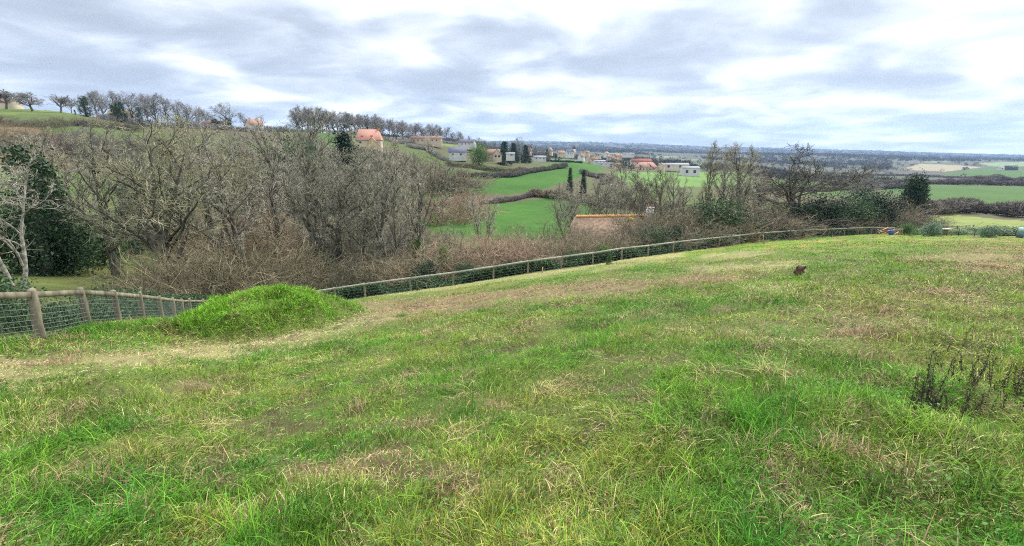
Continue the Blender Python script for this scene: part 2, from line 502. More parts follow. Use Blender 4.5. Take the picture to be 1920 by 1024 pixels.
STRAW = [
    ([(-250, 715), (0, 702), (120, 693), (260, 674), (400, 653), (520, 635), (640, 607), (700, 593)], 45, 18, 1.0),
    ([(100, 690), (-120, 700)], 60, 22, .7),
    ([(640, 603), (800, 585), (950, 572), (1080, 560), (1200, 545)], 30, 7, .25),
    ([(1310, 505), (1400, 501), (1480, 495)], 22, 6, 1.0),
    ([(1330, 482), (1440, 474)], 18, 4, .9),
    ([(1400, 540), (1450, 546)], 25, 8, .7),
    ([(620, 557), (770, 549), (925, 527), (1052, 508), (1165, 491), (1262, 479)], 20, 4.5, .75),
    ([(1120, 508), (1230, 488)], 16, 5, .6),
    ([(1730, 482), (1850, 481)], 30, 7, .5),
]
BROWN = [
    ([(690, 585), (800, 575), (950, 560), (1080, 548), (1190, 538)], 28, 17, 1.0),
    ([(1290, 528), (1370, 520)], 28, 8, .9),
    ([(1180, 538), (1300, 520)], 24, 8, .5),
    ([(1720, 484), (1850, 480)], 40, 9, .75),
    ([(1560, 620), (1900, 560)], 160, 60, .30),
    ([(1840, 490), (2050, 500)], 80, 40, .6),
    ([(330, 727), (400, 722)], 30, 8, .8), ([(560, 900), (640, 880), (740, 850)], 30, 16, .8),
    ([(900, 756), (930, 756)], 24, 10, .9), ([(330, 640), (460, 632)], 30, 8, .5),
]


def meadow_weights(X, Y):
    st = np.zeros_like(X); br = np.zeros_like(X)
    jit = (fbm(X * .7, Y * .7, 71, 3) - .5) * 1.5 + (fbm(X * 2.6, Y * 2.6, 72, 3) - .5) * 2.2
    for p, wu, wv, a in STRAW: st = np.maximum(st, a * strip(X, Y, p, wu, wv))
    for p, wu, wv, a in BROWN: br = np.maximum(br, a * strip(X, Y, p, wu, wv))
    st = np.clip(st * (1.3 + jit), 0, 1); br = np.clip(br * (1.45 + jit), 0, 1)
    mo = np.clip(mound_h(X, Y) / 0.5, 0, 1)
    return st * (1 - mo * .9), br * (1 - mo), mo


GREEN1 = np.array((.102, .225, .015)); GREEN2 = np.array((.046, .152, .016)); LIME = np.array((.165, .325, .024))
OLIVE = np.array((.27, .265, .045)); STRAWC = np.array((.50, .385, .215)); BROWNC = np.array((.235, .155, .092))


def lerp(a, b, t): return a + (b - a) * t[..., None]


def terrain_colours():
    X, Y, Z = XG.ravel(), YY.ravel(), H.ravel()
    u, v = pix(X, Y, Z)
    n = len(X)
    C = np.tile(np.array((.085, .075, .04)), (n, 1))            # woodland floor
    big = fbm(X * .012, Y * .012, 41, 4)
    C = lerp(C, np.array((.075, .10, .03)), np.clip((big - .42) * 5, 0, 1))
    # far plain: purple-brown woods and hedges, dull fields
    far = Y > 650
    C[far] = (.075, .075, .055)
    def poly(pts, col, y0, y1, mott=.25):
        P = np.array(pts, float); ins = np.zeros(n, bool)
        cand = np.where((Y > y0) & (Y < y1) & (u > P[:, 0].min()) & (u < P[:, 0].max()) & (v > P[:, 1].min()) & (v < P[:, 1].max()))[0]
        uu, vv = u[cand], v[cand]; r = np.zeros(len(cand), bool)
        for (x0, q0), (x1, q1) in zip(P, np.roll(P, -1, 0)):
            if q0 == q1: continue
            c = ((q0 > vv) != (q1 > vv)) & (uu < (x1 - x0) * (vv - q0) / (q1 - q0) + x0)
            r ^= c
        idx = cand[r]
        k = 1 + mott * 2 * (fbm(X[idx] * .05, Y[idx] * .02, 61, 4) - .5)
        C[idx] = np.array(col) * k[:, None]
    G = (.038, .098, .012); G2 = (.050, .098, .020); PALE = (.085, .14, .045); TAN = (.22, .19, .12); OL = (.085, .095, .033)
    # opposite hillside on the left
    poly([(-700, 190), (0, 190), (150, 203), (185, 210), (175, 218), (100, 214), (0, 214), (-700, 215)], (.105, .135, .036), 180, 900)
    poly([(-700, 222), (0, 224), (60, 235), (140, 270), (160, 310), (60, 318), (-700, 310)], (.15, .105, .05), 100, 300, .5)
    poly([(-700, 312), (60, 318), (210, 330), (420, 340), (460, 372), (100, 372), (-700, 360)], (.075, .12, .025), 60, 260)
    poly([(-700, 505), (0, 505), (150, 495), (330, 500), (350, 590), (-700, 600)], (.095, .11, .03), 30, 75)
    poly([(600, 245), (660, 250), (680, 275), (590, 275)], G2, 200, 480)
    poly([(800, 266), (905, 276), (930, 283), (820, 272)], (.12, .15, .05), 400, 800)
    # valley meadows
    poly([(838, 322), (900, 322), (1000, 314), (1060, 302), (1135, 305), (1130, 318), (1020, 355), (960, 364), (860, 362), (790, 392), (800, 345)], G, 180, 900)
    poly([(760, 420), (850, 388), (960, 380), (1040, 370), (1120, 368), (1180, 402), (1230, 440), (1000, 452), (840, 440)], G, 85, 330)
    poly([(1050, 366), (1240, 372), (1300, 400), (1170, 408)], OL, 90, 330)
    poly([(980, 296), (1060, 299), (1130, 304), (1060, 302)], PALE, 480, 1100)
    poly([(1085, 300), (1190, 306), (1180, 312), (1070, 303)], PALE, 480, 1300)
    poly([(1140, 322), (1400, 322), (1420, 352), (1180, 348)], (.10, .17, .04), 330, 900)
    poly([(1300, 306), (1400, 306), (1420, 314), (1290, 312)], PALE, 700, 2000)
    poly([(1425, 340), (1480, 338), (1600, 352), (1600, 368), (1470, 352)], G2, 300, 900)
    # right hand fields
    poly([(1640, 352), (1730, 347), (1920, 352), (2300, 356), (2300, 402), (1920, 398), (1830, 388), (1770, 375), (1700, 366)], G2, 230, 640, .12)
    poly([(1735, 400), (1800, 404), (1880, 412), (2300, 440), (1920, 440), (1740, 420)], (.16, .19, .05), 105, 240)
    poly([(1640, 332), (1700, 333), (1770, 340), (1640, 342)], G2, 500, 1500)
    poly([(1690, 318), (1725, 307), (1800, 310), (1840, 314), (1770, 322)], TAN, 1000, 2600, .1)
    poly([(1760, 326), (1850, 315), (1920, 318), (2300, 322), (2300, 332), (1850, 333)], G2, 900, 2600, .1)
    poly([(1830, 306), (1890, 304), (2300, 306), (2300, 312), (1860, 312)], (.14, .19, .08), 1500, 4000)
    poly([(1560, 311), (1640, 313), (1600, 316)], (.16, .2, .12), 900, 3000)
    for a, b, c, d in ((1010, 1120, 291, 293.5), (1200, 1290, 293, 296), (1260, 1330, 299, 301), (1120, 1190, 287, 288.5), (1700, 1800, 303, 304.5), (1850, 1960, 298, 299.5)):
        poly([(a, (c + d) / 2), ((a + b) / 2, c), (b, (c + d) / 2), ((a + b) / 2, d)], (.15, .19, .10), 1000, 7000)
    # the meadow
    ii = np.where(INSIDE.ravel())[0]
    st, br, mo = meadow_weights(X[ii], Y[ii])
    x, y = X[ii], Y[ii]
    th = np.clip((45 - y) / 25, 0, 1)
    c = lerp(np.tile(GREEN1 * .8, (len(ii), 1)), OLIVE * .75, np.clip((fbm(x * .35, y * .35, 81, 4) - .40) * 4, 0, 1))
    c = lerp(c, BROWNC * .8, np.clip((fbm(x * 1.3, y * 1.3, 82, 3) - .52) * 4, 0, .7))
    c = lerp(c, STRAWC * .6, st * .5); c = lerp(c, BROWNC * .8, br * .7)
    c = lerp(c, GREEN1 * .8, mo)
    c = lerp(c, np.array((.088, .105, .028)), th * (1 - .75 * np.maximum(st, br)))
    c = lerp(c, np.array((.070, .052, .030)), holes(x, y) * .6 * np.clip((40 - y) / 20, 0, 1))
    C[ii] = c
    return C


def build_ground():
    b = MB()
    V = np.stack([XG, YY, H], -1).reshape(-1, 3)
    idx = np.arange(NS * NY).reshape(NS, NY)
    q = np.stack([idx[:-1, :-1], idx[1:, :-1], idx[1:, 1:], idx[:-1, 1:]], -1).reshape(-1, 4)
    global COVER
    COVER = terrain_colours()
    b.add(V, q, COVER)
    # the meadow carries on behind the viewer
    gx = np.linspace(-70, 70, 60); gy = np.linspace(-60, 0.28, 40)
    A, Bq = np.meshgrid(gx, gy, indexing='ij')
    Zb = -1.62 + .09 * A * np.clip(-Bq / 10, .0, 1) - .2 * Bq
    i2 = np.arange(2400).reshape(60, 40)
    q2 = np.stack([i2[:-1, :-1], i2[1:, :-1], i2[1:, 1:], i2[:-1, 1:]], -1).reshape(-1, 4)
    b.add(np.stack([A, Bq, Zb], -1).reshape(-1, 3), q2, GREEN1)
    o = obj('ground', b.mesh('ground', M['ground'], smooth=True))
    tag(o, kind='structure')


build_ground()


# ------------------------------------------------------------------ meadow grass (uncountable: one object)
def blades(n_tufts, per, y0, y1, seed, lmin, lmax, wid, pow_=0.5, where=None, mat_=False, spr=1.0):
    rng = np.random.default_rng(seed)
    # forward distance with pdf ~ Y^pow per unit lnY
    a0, a1 = y0 ** pow_, y1 ** pow_
    Y = (a0 + (a1 - a0) * rng.random(n_tufts)) ** (1 / pow_)
    S = rng.uniform(-1.42, 1.42, n_tufts)
    X = S * Y
    if where == 'mound':
        a = math.radians(40); p = rng.normal(0, 1, n_tufts) * 2.6; q = rng.normal(0, 1, n_tufts) * 1.6
        X = MOUND[0] + p * math.cos(a) - q * math.sin(a); Y = MOUND[1] + p * math.sin(a) + q * math.cos(a)
    ok = (Y < fence_y(X / Y) + 0.6) & (np.abs(X / Y) < 1.5) & (Y > 0.9)
    X, Y = X[ok], Y[ok]
    st, br, mo = meadow_weights(X, Y)
    ho = holes(X, Y) * (1 - .6 * mo)
    if mat_:
        k = rng.random(len(X)) > ho * .85; X, Y, st, br, mo, ho = X[k], Y[k], st[k], br[k], mo[k], ho[k]
    if where == 'strips':
        k = np.maximum(st, br) > .25; X, Y, st, br, mo, ho = X[k], Y[k], st[k], br[k], mo[k], ho[k]
    n = len(X)
    dry = np.clip((.5 * fbm(X * .40, Y * .40, 91, 4) + .5 * fbm(X * 1.5, Y * 1.5, 98, 3) - .44) * 4.6, 0, 1)
    dry = dry * np.interp(Y, [5, 14, 26], [1, .75, .38])
    tus = fbm(X * 1.35, Y * 1.35, 92, 3)
    tall = np.clip((tus - .42) * 4, 0, 1)
    flow = fbm(X * .75, Y * .75, 93, 3) * 13.0 + rng.normal(0, .9, n)
    lodge = np.clip(.10 + 1.6 * (fbm(X * 1.1, Y * 1.1, 97, 3) - .38), 0, 1)
    d = np.hypot(X, Y)
    # what each tuft is made of
    straw_t = rng.random(n) < np.clip(.07 + .36 * dry * (.5 + .8 * tall) + .85 * st + .10 * br + .30 * ho, 0, .96) * (1 - .9 * mo)
    brown_t = (~straw_t) & (rng.random(n) < np.clip(.02 + .05 * dry + .95 * br + .50 * ho, 0, .94))
    shade_t = np.exp(rng.normal(0, .22, n))
    blue_t = rng.random(n)
    rep = lambda q: np.repeat(q, per)
    X, Y, st, br, mo, dry, tus, tall, flow, lodge, d, straw_t, brown_t, shade_t, blue_t = [rep(q) for q in (X, Y, st, br, mo, dry, tus, tall, flow, lodge, d, straw_t, brown_t, shade_t, blue_t)]
    N = len(X)
    spread = (0.045 + 0.010 * d) * spr
    X = X + rng.normal(0, 1, N) * spread; Y = np.maximum(Y + rng.normal(0, 1, N) * spread, .5)
    k = fence_y(X / Y) + .8 > Y
    X, Y, st, br, mo, dry, tus, tall, flow, lodge, d, straw_t, brown_t, shade_t, blue_t = [q[k] for q in (X, Y, st, br, mo, dry, tus, tall, flow, lodge, d, straw_t, brown_t, shade_t, blue_t)]
    N = len(X)
    Z = ground(X, Y) - 0.01
    is_straw = np.where(rng.random(N) < .2, rng.random(N) < .10 + .5 * st, straw_t)
    is_brown = (~is_straw) & np.where(rng.random(N) < .25, rng.random(N) < br, brown_t)
    lush = np.clip((fbm(X * .6, Y * .6, 95, 3) - .46) * 5, 0, 1)
    c = lerp(np.tile(GREEN1, (N, 1)), GREEN2, np.clip(blue_t * 1.3 * (1 - .6 * dry), 0, 1) * (1 - mo * .6))
    c = lerp(c, LIME, np.clip(lush * .75 * rng.random(N) + mo * rng.random(N) * .9, 0, 1))
    c = lerp(c, OLIVE, np.clip(dry * 1.1 * rng.random(N), 0, 1) * (1 - mo))
    s1 = lerp(np.tile(STRAWC, (N, 1)), OLIVE * 1.3, rng.random(N) * .7 * (1 - st))
    s1 = lerp(s1, BROWNC, rng.random(N) ** 2 * .6) * (1 if spr == 1 else .72)
    g = rng.random(N)[:, None]
    c = np.where(is_straw[:, None], s1, c)
    c = np.where(is_brown[:, None], BROWNC * (0.6 + 1.0 * g), c)
    c = c * np.clip(np.exp(rng.normal(-.05, .50, N)) * shade_t, .22, 2.0)[:, None]
    c = np.minimum(c, .75)
    L = (lmin + (lmax - lmin) * rng.random(N) ** 1.5) * (0.45 + 0.75 * tall + .25 * is_straw)
    if spr != 1: L = (lmin + (lmax - lmin) * rng.random(N)) * shade_t
    if mat_: L = (lmin + (lmax - lmin) * rng.random(N)) * (.75 + .5 * tall)
    L = L * (1 - .35 * st) * (1 - .25 * br) * np.where(is_straw, .85, 1)
    L = L * (1 - .25 * np.clip((Y - 14) / 20, 0, 1))
    w = wid * (0.55 + .9 * rng.random(N)) * np.maximum(1, d / 6.5) ** 0.9
    hd = flow + rng.normal(0, .8 if spr == 1 else 2.0, N)
    th = np.abs(rng.normal(.25, .3, N)) + lodge * .55 + np.where(is_straw, .50, 0) + br * .35 + st * .30
    if mat_: th = th + .35
    curl = np.abs(rng.normal(.30, .22, N)) + lodge * .22 + np.where(is_straw, .10, 0)
    hx, hy = np.cos(hd), np.sin(hd)
    tw = rng.normal(0, .5, N)
    wx, wy, wz = -hy * np.cos(tw), hx * np.cos(tw), np.sin(tw)
    P = np.stack([X, Y, Z], 1); Wv = np.stack([wx, wy, wz], 1)
    V = np.empty((N, 7, 3), np.float32); Cc = np.empty((N, 7, 3), np.float32)
    for j, f in enumerate((1.0, .85, .55)):
        V[:, 2 * j] = P - Wv * (w * f * .5)[:, None]; V[:, 2 * j + 1] = P + Wv * (w * f * .5)[:, None]
        a = np.minimum(th, 1.80)
        P = P + np.stack([hx * np.sin(a), hy * np.sin(a), np.cos(a)], 1) * (L / 3)[:, None]
        th = th + curl
    V[:, 6] = P
    Cc[:] = c[:, None]
    base = (np.arange(N) * 7)[:, None]
    quads = np.concatenate([base + np.array([0, 1, 3, 2]), base + np.array([2, 3, 5, 4])])
    tris = base + np.array([4, 5, 6])
    return V.reshape(-1, 3), quads, tris, Cc.reshape(-1, 3)


def build_grass():
    b = MB()
    for args in (
        dict(n_tufts=50000, per=11, y0=1.1, y1=15, seed=11, lmin=.035, lmax=.10, wid=.0066, mat_=True),
        dict(n_tufts=26000, per=11, y0=1.1, y1=14, seed=1, lmin=.05, lmax=.19, wid=.0052),
        dict(n_tufts=30000, per=10, y0=12, y1=46, seed=12, lmin=.04, lmax=.10, wid=.0070, mat_=True),
        dict(n_tufts=26000, per=9, y0=10, y1=46, seed=2, lmin=.06, lmax=.18, wid=.0056),
        dict(n_tufts=1500, per=85, y0=1.3, y1=30, seed=21, lmin=.10, lmax=.25, wid=.0052, spr=1.1),
        dict(n_tufts=260, per=110, y0=9, y1=30, seed=22, lmin=.14, lmax=.34, wid=.006, where='mound', spr=.9),
        dict(n_tufts=26000, per=8, y0=36, y1=92, seed=3, lmin=.06, lmax=.17, wid=.0062),
        dict(n_tufts=7500, per=12, y0=8, y1=30, seed=4, lmin=.08, lmax=.26, wid=.0062, where='mound'),
        dict(n_tufts=60000, per=10, y0=9, y1=50, seed=6, lmin=.07, lmax=.22, wid=.0046, where='strips'),
    ):
        V, q, t, c = blades(**args)
        n0 = b.n
        b.add(V, q, c)
        b.F.append(t + n0); b.M.append(np.zeros(len(t), np.int32))
    o = obj('meadow_grass', b.mesh('meadow_grass', M['grass']))
    tag(o, 'long green and straw coloured grass covering the sloping meadow', 'grass', kind='stuff')


build_grass()


def build_herbs():
    """low round leaved herbs growing through the grass near the viewer"""
    rng = np.random.default_rng(77)
    n = 170
    Y = np.exp(rng.uniform(math.log(1.8), math.log(16), n)); S = rng.uniform(-1.25, 1.25, n); X = S * Y
    per = 34
    X = np.repeat(X, per); Y = np.repeat(Y, per)
    N = len(X)
    X = X + rng.normal(0, .13, N); Y = np.maximum(Y + rng.normal(0, .13, N), .8)
    Z = ground(X, Y) + rng.uniform(.02, .11, N)
    r = rng.uniform(.006, .014, N)
    nrm = np.stack([rng.normal(0, .45, N), rng.normal(0, .45, N), np.ones(N)], 1); nrm /= np.linalg.norm(nrm, axis=1, keepdims=True)
    a = np.cross(nrm, rng.normal(0, 1, (N, 3))); a /= np.linalg.norm(a, axis=1, keepdims=True); bb = np.cross(nrm, a)
    th = np.arange(6) * math.pi / 3
    V = np.stack([X, Y, Z], 1)[:, None] + r[:, None, None] * (a[:, None] * np.cos(th)[None, :, None] + .8 * bb[:, None] * np.sin(th)[None, :, None])
    b = MB()
    col = np.repeat(np.array((.07, .16, .03)) * rng.uniform(.7, 1.5, N)[:, None], 6, 0)
    b.add(V.reshape(-1, 3), np.arange(N * 6).reshape(N, 6), col)
    tag(obj('low_herbs', b.mesh('low_herbs', M['grass'])), 'small round clover like leaves scattered low in the meadow grass', 'herbs', kind='stuff')


build_herbs()


# ------------------------------------------------------------------ plant generators
def norm(v): return v / (np.linalg.norm(v, axis=-1, keepdims=True) + 1e-9)


def grow(rng, P0, D0, L, R0, R1, m, wander, up):
    """grow N branches at once -> points (N,m+1,3), radii (N,m+1)"""
    N = len(P0)
    P = np.empty((N, m + 1, 3)); P[:, 0] = P0
    D = D0.copy()
    for j in range(m):
        D = norm(D + rng.normal(0, wander, (N, 3)) + np.array([0, 0, up]))
        P[:, j + 1] = P[:, j] + D * (L / m)[:, None]
    t = np.linspace(0, 1, m + 1)
    R = R0[:, None] * (1 - t) + R1[:, None] * t
    return P, R


def spawn(rng, P, R, L, n, tlo, thi, ang, sd, lf, lvar=.35, shrink=.6, rf=.6):
    """n children along every branch"""
    N, m1, _ = P.shape
    t = (tlo + (thi - tlo) * (np.arange(n) + rng.random((N, n))) / n)
    f = t * (m1 - 1); i = np.minimum(f.astype(int), m1 - 2); a = (f - i)[..., None]
    r = np.arange(N)[:, None]
    pos = P[r, i] * (1 - a) + P[r, i + 1] * a
    d = norm(P[r, i + 1] - P[r, i])
    rad = (R[r, i] * (1 - a[..., 0]) + R[r, i + 1] * a[..., 0]) * rf
    q = norm(np.cross(d, rng.normal(0, 1, (N, n, 3))))
    an = rng.normal(ang, sd, (N, n))[..., None]
    D = norm(d * np.cos(an) + q * np.sin(an))
    ln = L[:, None] * lf * (1 - shrink * (t - tlo) / max(thi - tlo, 1e-6)) * rng.uniform(1 - lvar, 1 + lvar, (N, n))
    k = N * n
    return pos.reshape(k, 3), D.reshape(k, 3), ln.reshape(k), rad.reshape(k)


def bare_tree(seed, H, nlimb=12, t0=.28, ang=.8, limb=.42, nb=8, nt=6, nf=3, r0=.02, twig_r=.012, wander=.19, up=.06, stems=1, lean=.05,
              shrink=.6, fan=0.0, mats=('bark', 'twig'), k3=3):
    """a leafless tree: mesh of trunk and limbs, mesh of the twiggy crown (both with the foot at the origin)"""
    rng = np.random.default_rng(seed)
    r0 = r0 * H
    D0 = norm(np.stack([rng.normal(0, lean, stems), rng.normal(0, lean, stems), np.ones(stems)], 1))
    if stems > 1:
        th = np.arange(stems) * 2 * math.pi / stems + rng.random()
        D0 = norm(np.stack([np.cos(th) * fan, np.sin(th) * fan, np.ones(stems)], 1))
    P0 = np.zeros((stems, 3)); P0[:, :2] = D0[:, :2] * .4; P0[:, 2] = -.35
    Ls = np.full(stems, H * .86) * rng.uniform(.8, 1.0, stems)
    P, R = grow(rng, P0, D0, Ls, np.full(stems, r0), np.full(stems, r0 * .12), 12, wander * .35, .04)
    R[:, 0] *= 1.35
    a = spawn(rng, P, R, np.full(stems, H), nlimb, t0, .98, ang, .18, limb, .25, shrink, .62)
    P1, R1 = grow(rng, a[0], a[1], a[2], a[3], a[3] * .22 + twig_r * .5, 8, wander, up)
    tm = MB()
    V, Fq = tubes(P, R, 8); tm.add(V, Fq)
    V, Fq = tubes(P1, R1, 5); tm.add(V, Fq)
    a2 = spawn(rng, P1, R1, a[2], nb, .18, 1.0, .72, .2, .50, .35, .55, .40)
    P2, R2 = grow(rng, a2[0], a2[1], a2[2], np.maximum(a2[3], twig_r * 1.15), np.full(len(a2[3]), twig_r * .9), 5, wander * 1.2, up)
    cm = MB()
    V, Fq = tubes(P2, R2, 4); tm.add(V, Fq)
    a3 = spawn(rng, P2, R2, a2[2], nt, .12, 1.0, .7, .25, .52, .4, .4, .8)
    P3, R3 = grow(rng, a3[0], a3[1], np.maximum(a3[2], .25), np.full(len(a3[3]), twig_r), np.full(len(a3[3]), twig_r * .6), 3, wander * 1.4, up * .8)
    V, Fq = tubes(P3, R3, k3); cm.add(V, Fq)
    if nf:
        a4 = spawn(rng, P3, R3, np.maximum(a3[2], .25), nf, .15, 1.0, .65, .25, .6, .4, .3, .8)
        P4, R4 = grow(rng, a4[0], a4[1], np.maximum(a4[2], .18), np.full(len(a4[3]), twig_r * .75), np.full(len(a4[3]), twig_r * .4), 2, wander * 1.4, up * .6)
        V, Fq = tubes(P4, R4, 3); cm.add(V, Fq)
    top = max(v[:, 2].max() for v in cm.V)
    sc = H / top
    for q in (tm, cm): q.V = [v * sc for v in q.V]
    return tm.mesh('tree_trunk', M[mats[0]], smooth=True), cm.mesh('tree_crown', M[mats[1]]), H


def twig_bush(seed, H, Wd, stems=60, nb=7, nt=4, mat_='twig_brown', r=.011, up=.04, ang=.85, fan=1.05):
    """many stemmed leafless bush"""
    rng = np.random.default_rng(seed)
    th = rng.random(stems) * 2 * math.pi; rr = np.sqrt(rng.random(stems)) * Wd * .32
    P0 = np.stack([rr * np.cos(th), rr * np.sin(th), np.full(stems, -.15)], 1)
    D0 = norm(np.stack([np.cos(th) * fan * rr / (Wd * .3), np.sin(th) * fan * rr / (Wd * .3), np.ones(stems)], 1) + rng.normal(0, .2, (stems, 3)))
    L = H * rng.uniform(.6, 1.05, stems)
    P, R = grow(rng, P0, D0, L, np.full(stems, r * 2.6), np.full(stems, r * .9), 8, .24, .03)
    b = MB(); V, Fq = tubes(P, R, 4); b.add(V, Fq)
    a = spawn(rng, P, R, L, nb, .15, 1, ang, .25, .42, .4, .5, .7)
    P1, R1 = grow(rng, a[0], a[1], a[2], np.full(len(a[3]), r), np.full(len(a[3]), r * .6), 4, .30, up)
    V, Fq = tubes(P1, R1, 3); b.add(V, Fq)
    a = spawn(rng, P1, R1, a[2], nt, .1, 1, .7, .3, .5, .4, .4, .7)
    P2, R2 = grow(rng, a[0], a[1], np.maximum(a[2], .15), np.full(len(a[3]), r * .7), np.full(len(a[3]), r * .4), 2, .25, up)
    V, Fq = tubes(P2, R2, 3); b.add(V, Fq)
    return b.mesh('twiggy_bush', M[mat_])


def leaves(rng, C, size, b, flat=.5, col=None):
    """diamond leaves at the points C"""
    N = len(C)
    n = norm(rng.normal(0, 1, (N, 3)) + np.array([0, 0, flat]))
    a = norm(np.cross(n, rng.normal(0, 1, (N, 3)))); c = np.cross(n, a)
    s = (size * rng.uniform(.6, 1.4, N))[:, None]
    bend = n * s * .18
    V = np.stack([C - a * s, C + c * s * .55 + bend, C + a * s, C - c * s * .55 + bend], 1)
    b.add(V.reshape(-1, 3), np.arange(N * 4).reshape(N, 4))


def leafy(seed, H, Wd, n=5000, clumps=120, size=.10, mat_='ivy', shape='round', trunk=True, rough=.3):
    """evergreen shrub or ivy clad tree: stems, leafy foliage"""
    rng = np.random.default_rng(seed)
    u = rng.normal(0, 1, (clumps, 3)); u = norm(u) * (rng.random(clumps) ** .45)[:, None]
    if shape == 'round':
        c = u * np.array([Wd / 2, Wd / 2, H * .5]) + np.array([0, 0, H * .5])
    elif shape == 'cone':
        z = rng.random(clumps) ** 1.35
        th = rng.random(clumps) * 2 * math.pi; rr = Wd / 2 * (1.03 - z) * np.sqrt(rng.uniform(.25, 1, clumps))
        c = np.stack([rr * np.cos(th), rr * np.sin(th), H * (.06 + .92 * z)], 1)
    elif shape == 'column':
        z = rng.random(clumps); th = rng.random(clumps) * 2 * math.pi
        wob = .55 + .6 * fbm(z * 4 + seed, th * .6, seed, 2) * 1.6
        prof = np.interp(z, [0, .15, .5, .85, 1], [.75, 1, .95, .7, .25])
        rr = Wd / 2 * wob * prof * np.sqrt(rng.uniform(.2, 1, clumps))
        c = np.stack([rr * np.cos(th), rr * np.sin(th), H * (.02 + .96 * z)], 1)
    else:  # low
        c = u * np.array([Wd / 2, Wd / 2, H]); c[:, 2] = np.abs(c[:, 2])
    c = c + rng.normal(0, rough * .25, c.shape)
    cs = rng.uniform(.5, 1.3, clumps) * Wd * .11
    i = rng.integers(0, clumps, n)
    pts = c[i] + rng.normal(0, 1, (n, 3)) * cs[i][:, None]
    pts[:, 2] = np.maximum(pts[:, 2], .02)
    b = MB(); leaves(rng, pts, size, b)
    f = b.mesh('foliage', M[mat_])
    t = None
    if trunk:
        tb = MB()
        ns = 1 if shape in ('cone', 'column') else 5
        for s in range(ns):
            th = s * 1.3; e = np.array([math.cos(th), math.sin(th)]) * (Wd * .2 if ns > 1 else .05)
            z = np.linspace(-.3, H * .8, 6)
            tb.tube(np.stack([e[0] * z / H + rng.normal(0, .03, 6), e[1] * z / H + rng.normal(0, .03, 6), z], 1), np.linspace(.035 * H * (1 if ns == 1 else .4), .01 * H, 6), 6)
        t = tb.mesh('stem', M['bark'])
    return t, f


ORD = ['first', 'second', 'third', 'fourth', 'fifth', 'sixth', 'seventh', 'eighth', 'ninth', 'tenth', 'eleventh', 'twelfth', 'thirteenth', 'fourteenth',
       'fifteenth', 'sixteenth', 'seventeenth', 'eighteenth', 'nineteenth', 'twentieth', 'twenty-first', 'twenty-second', 'twenty-third', 'twenty-fourth', 'twenty-fifth', 'twenty-sixth', 'twenty-seventh', 'twenty-eighth']


def place_tree(name, proto, loc, h, label, group=None, wide=1.0, rz=None, cat='tree', rng=RNG, sink=0.1):
    t, c, H0 = proto
    s = h / H0
    o = empty(name, (loc[0], loc[1], loc[2] - sink), label, cat, group, rz=rng.uniform(0, 6.28) if rz is None else rz, scale=(s * wide, s * wide, s))
    obj('trunk', t, o); obj('crown', c, o)
    return o


def place_leafy(name, proto, loc, sc, label, cat='shrub', group=None, rz=None, parts=('stem', 'foliage'), rng=RNG):
    o = empty(name, loc, label, cat, group, rz=rng.uniform(0, 6.28) if rz is None else rz, scale=sc)
    if proto[0]: obj(parts[0], proto[0], o)
    obj(parts[1], proto[1], o)
    return o


def place_bush(name, me, loc, sc, label, group=None, cat='bush', rng=RNG, rz=None):
    o = obj(name, me, None, loc, rng.uniform(0, 6.28) if rz is None else rz)
    o.scale = sc
    return tag(o, label, cat, group)


# ---- prototypes
OAK = [bare_tree(11, 14, 16, .26, .66, .36, 8, 5, 3, .021, .014, .17, .06), bare_tree(12, 14, 15, .22, .62, .38, 8, 5, 3, .022, .014, .18, .05), bare_tree(13, 14, 17, .30, .70, .34, 8, 5, 3, .020, .014, .15, .08)]
ASH = [bare_tree(21, 16, 20, .25, .60, .30, 7, 5, 3, .017, .014, .13, .10), bare_tree(22, 16, 18, .20, .55, .32, 7, 5, 3, .016, .014, .15, .09)]
MULTI = [bare_tree(31, 10, 9, .15, .55, .30, 7, 5, 3, .010, .012, .15, .09, stems=4, fan=.32), bare_tree(32, 10, 8, .12, .6, .32, 7, 5, 3, .010, .012, .15, .09, stems=5, fan=.40)]
OLIVET = [bare_tree(41, 13, 13,   .18, .75, .42, 8, 5, 3, .020, .013, .17, .07, stems=2, fan=.30, mats=('bark', 'twig_olive')), bare_tree(42, 13, 14, .2, .68, .40, 8, 5, 3, .017, .015, .19, .05, mats=('bark', 'twig_olive'))]
FAR = [bare_tree(51, 14, 20, .13, .66, .46, 9, 6, 2, .017, .018, .16, .08, mats=('bark', 'twig_far')), bare_tree(52, 14, 20, .22, .58, .40, 9, 6, 2, .015, .018, .15, .10, mats=('bark', 'twig_far')),
       bare_tree(53, 14, 22, .10, .80, .50, 9, 6, 2, .017, .018, .16, .06, mats=('bark', 'twig_far')), bare_tree(54, 14, 20, .30, .52, .36, 9, 6, 2, .014, .018, .14, .12, mats=('bark', 'twig_far'))]
POLL = [bare_tree(61, 8, 24, .40, .80, .52, 8, 6, 2, .045, .030, .10, .02, shrink=.45, mats=('bark', 'twig_far')), bare_tree(62, 8, 24, .36, .88, .52, 8, 6, 2, .045, .030, .11, .02, shrink=.45, mats=('bark', 'twig_far'))]
POPLAR = bare_tree(71, 14, 26, .12, .42, .22, 7, 5, 3, .012, .012, .12, .14, mats=('bark', 'twig_olive'))
GNARL = bare_tree(85, 10, 12, .18, .72, .58, 9, 6, 2, .024, .021, .27, .10, shrink=.5, mats=('bark', 'bark'))
REDT = bare_tree(91, 10, 14, .2, .6, .36, 8, 6, 3, .012, .012, .14, .09, mats=('bark', 'twig_purple'))
BIRCH = bare_tree(95, 11, 9, .25, .75, .40, 6, 5, 3, .014, .012, .16, .06, stems=2, fan=.14, mats=('pale_bark', 'twig'))


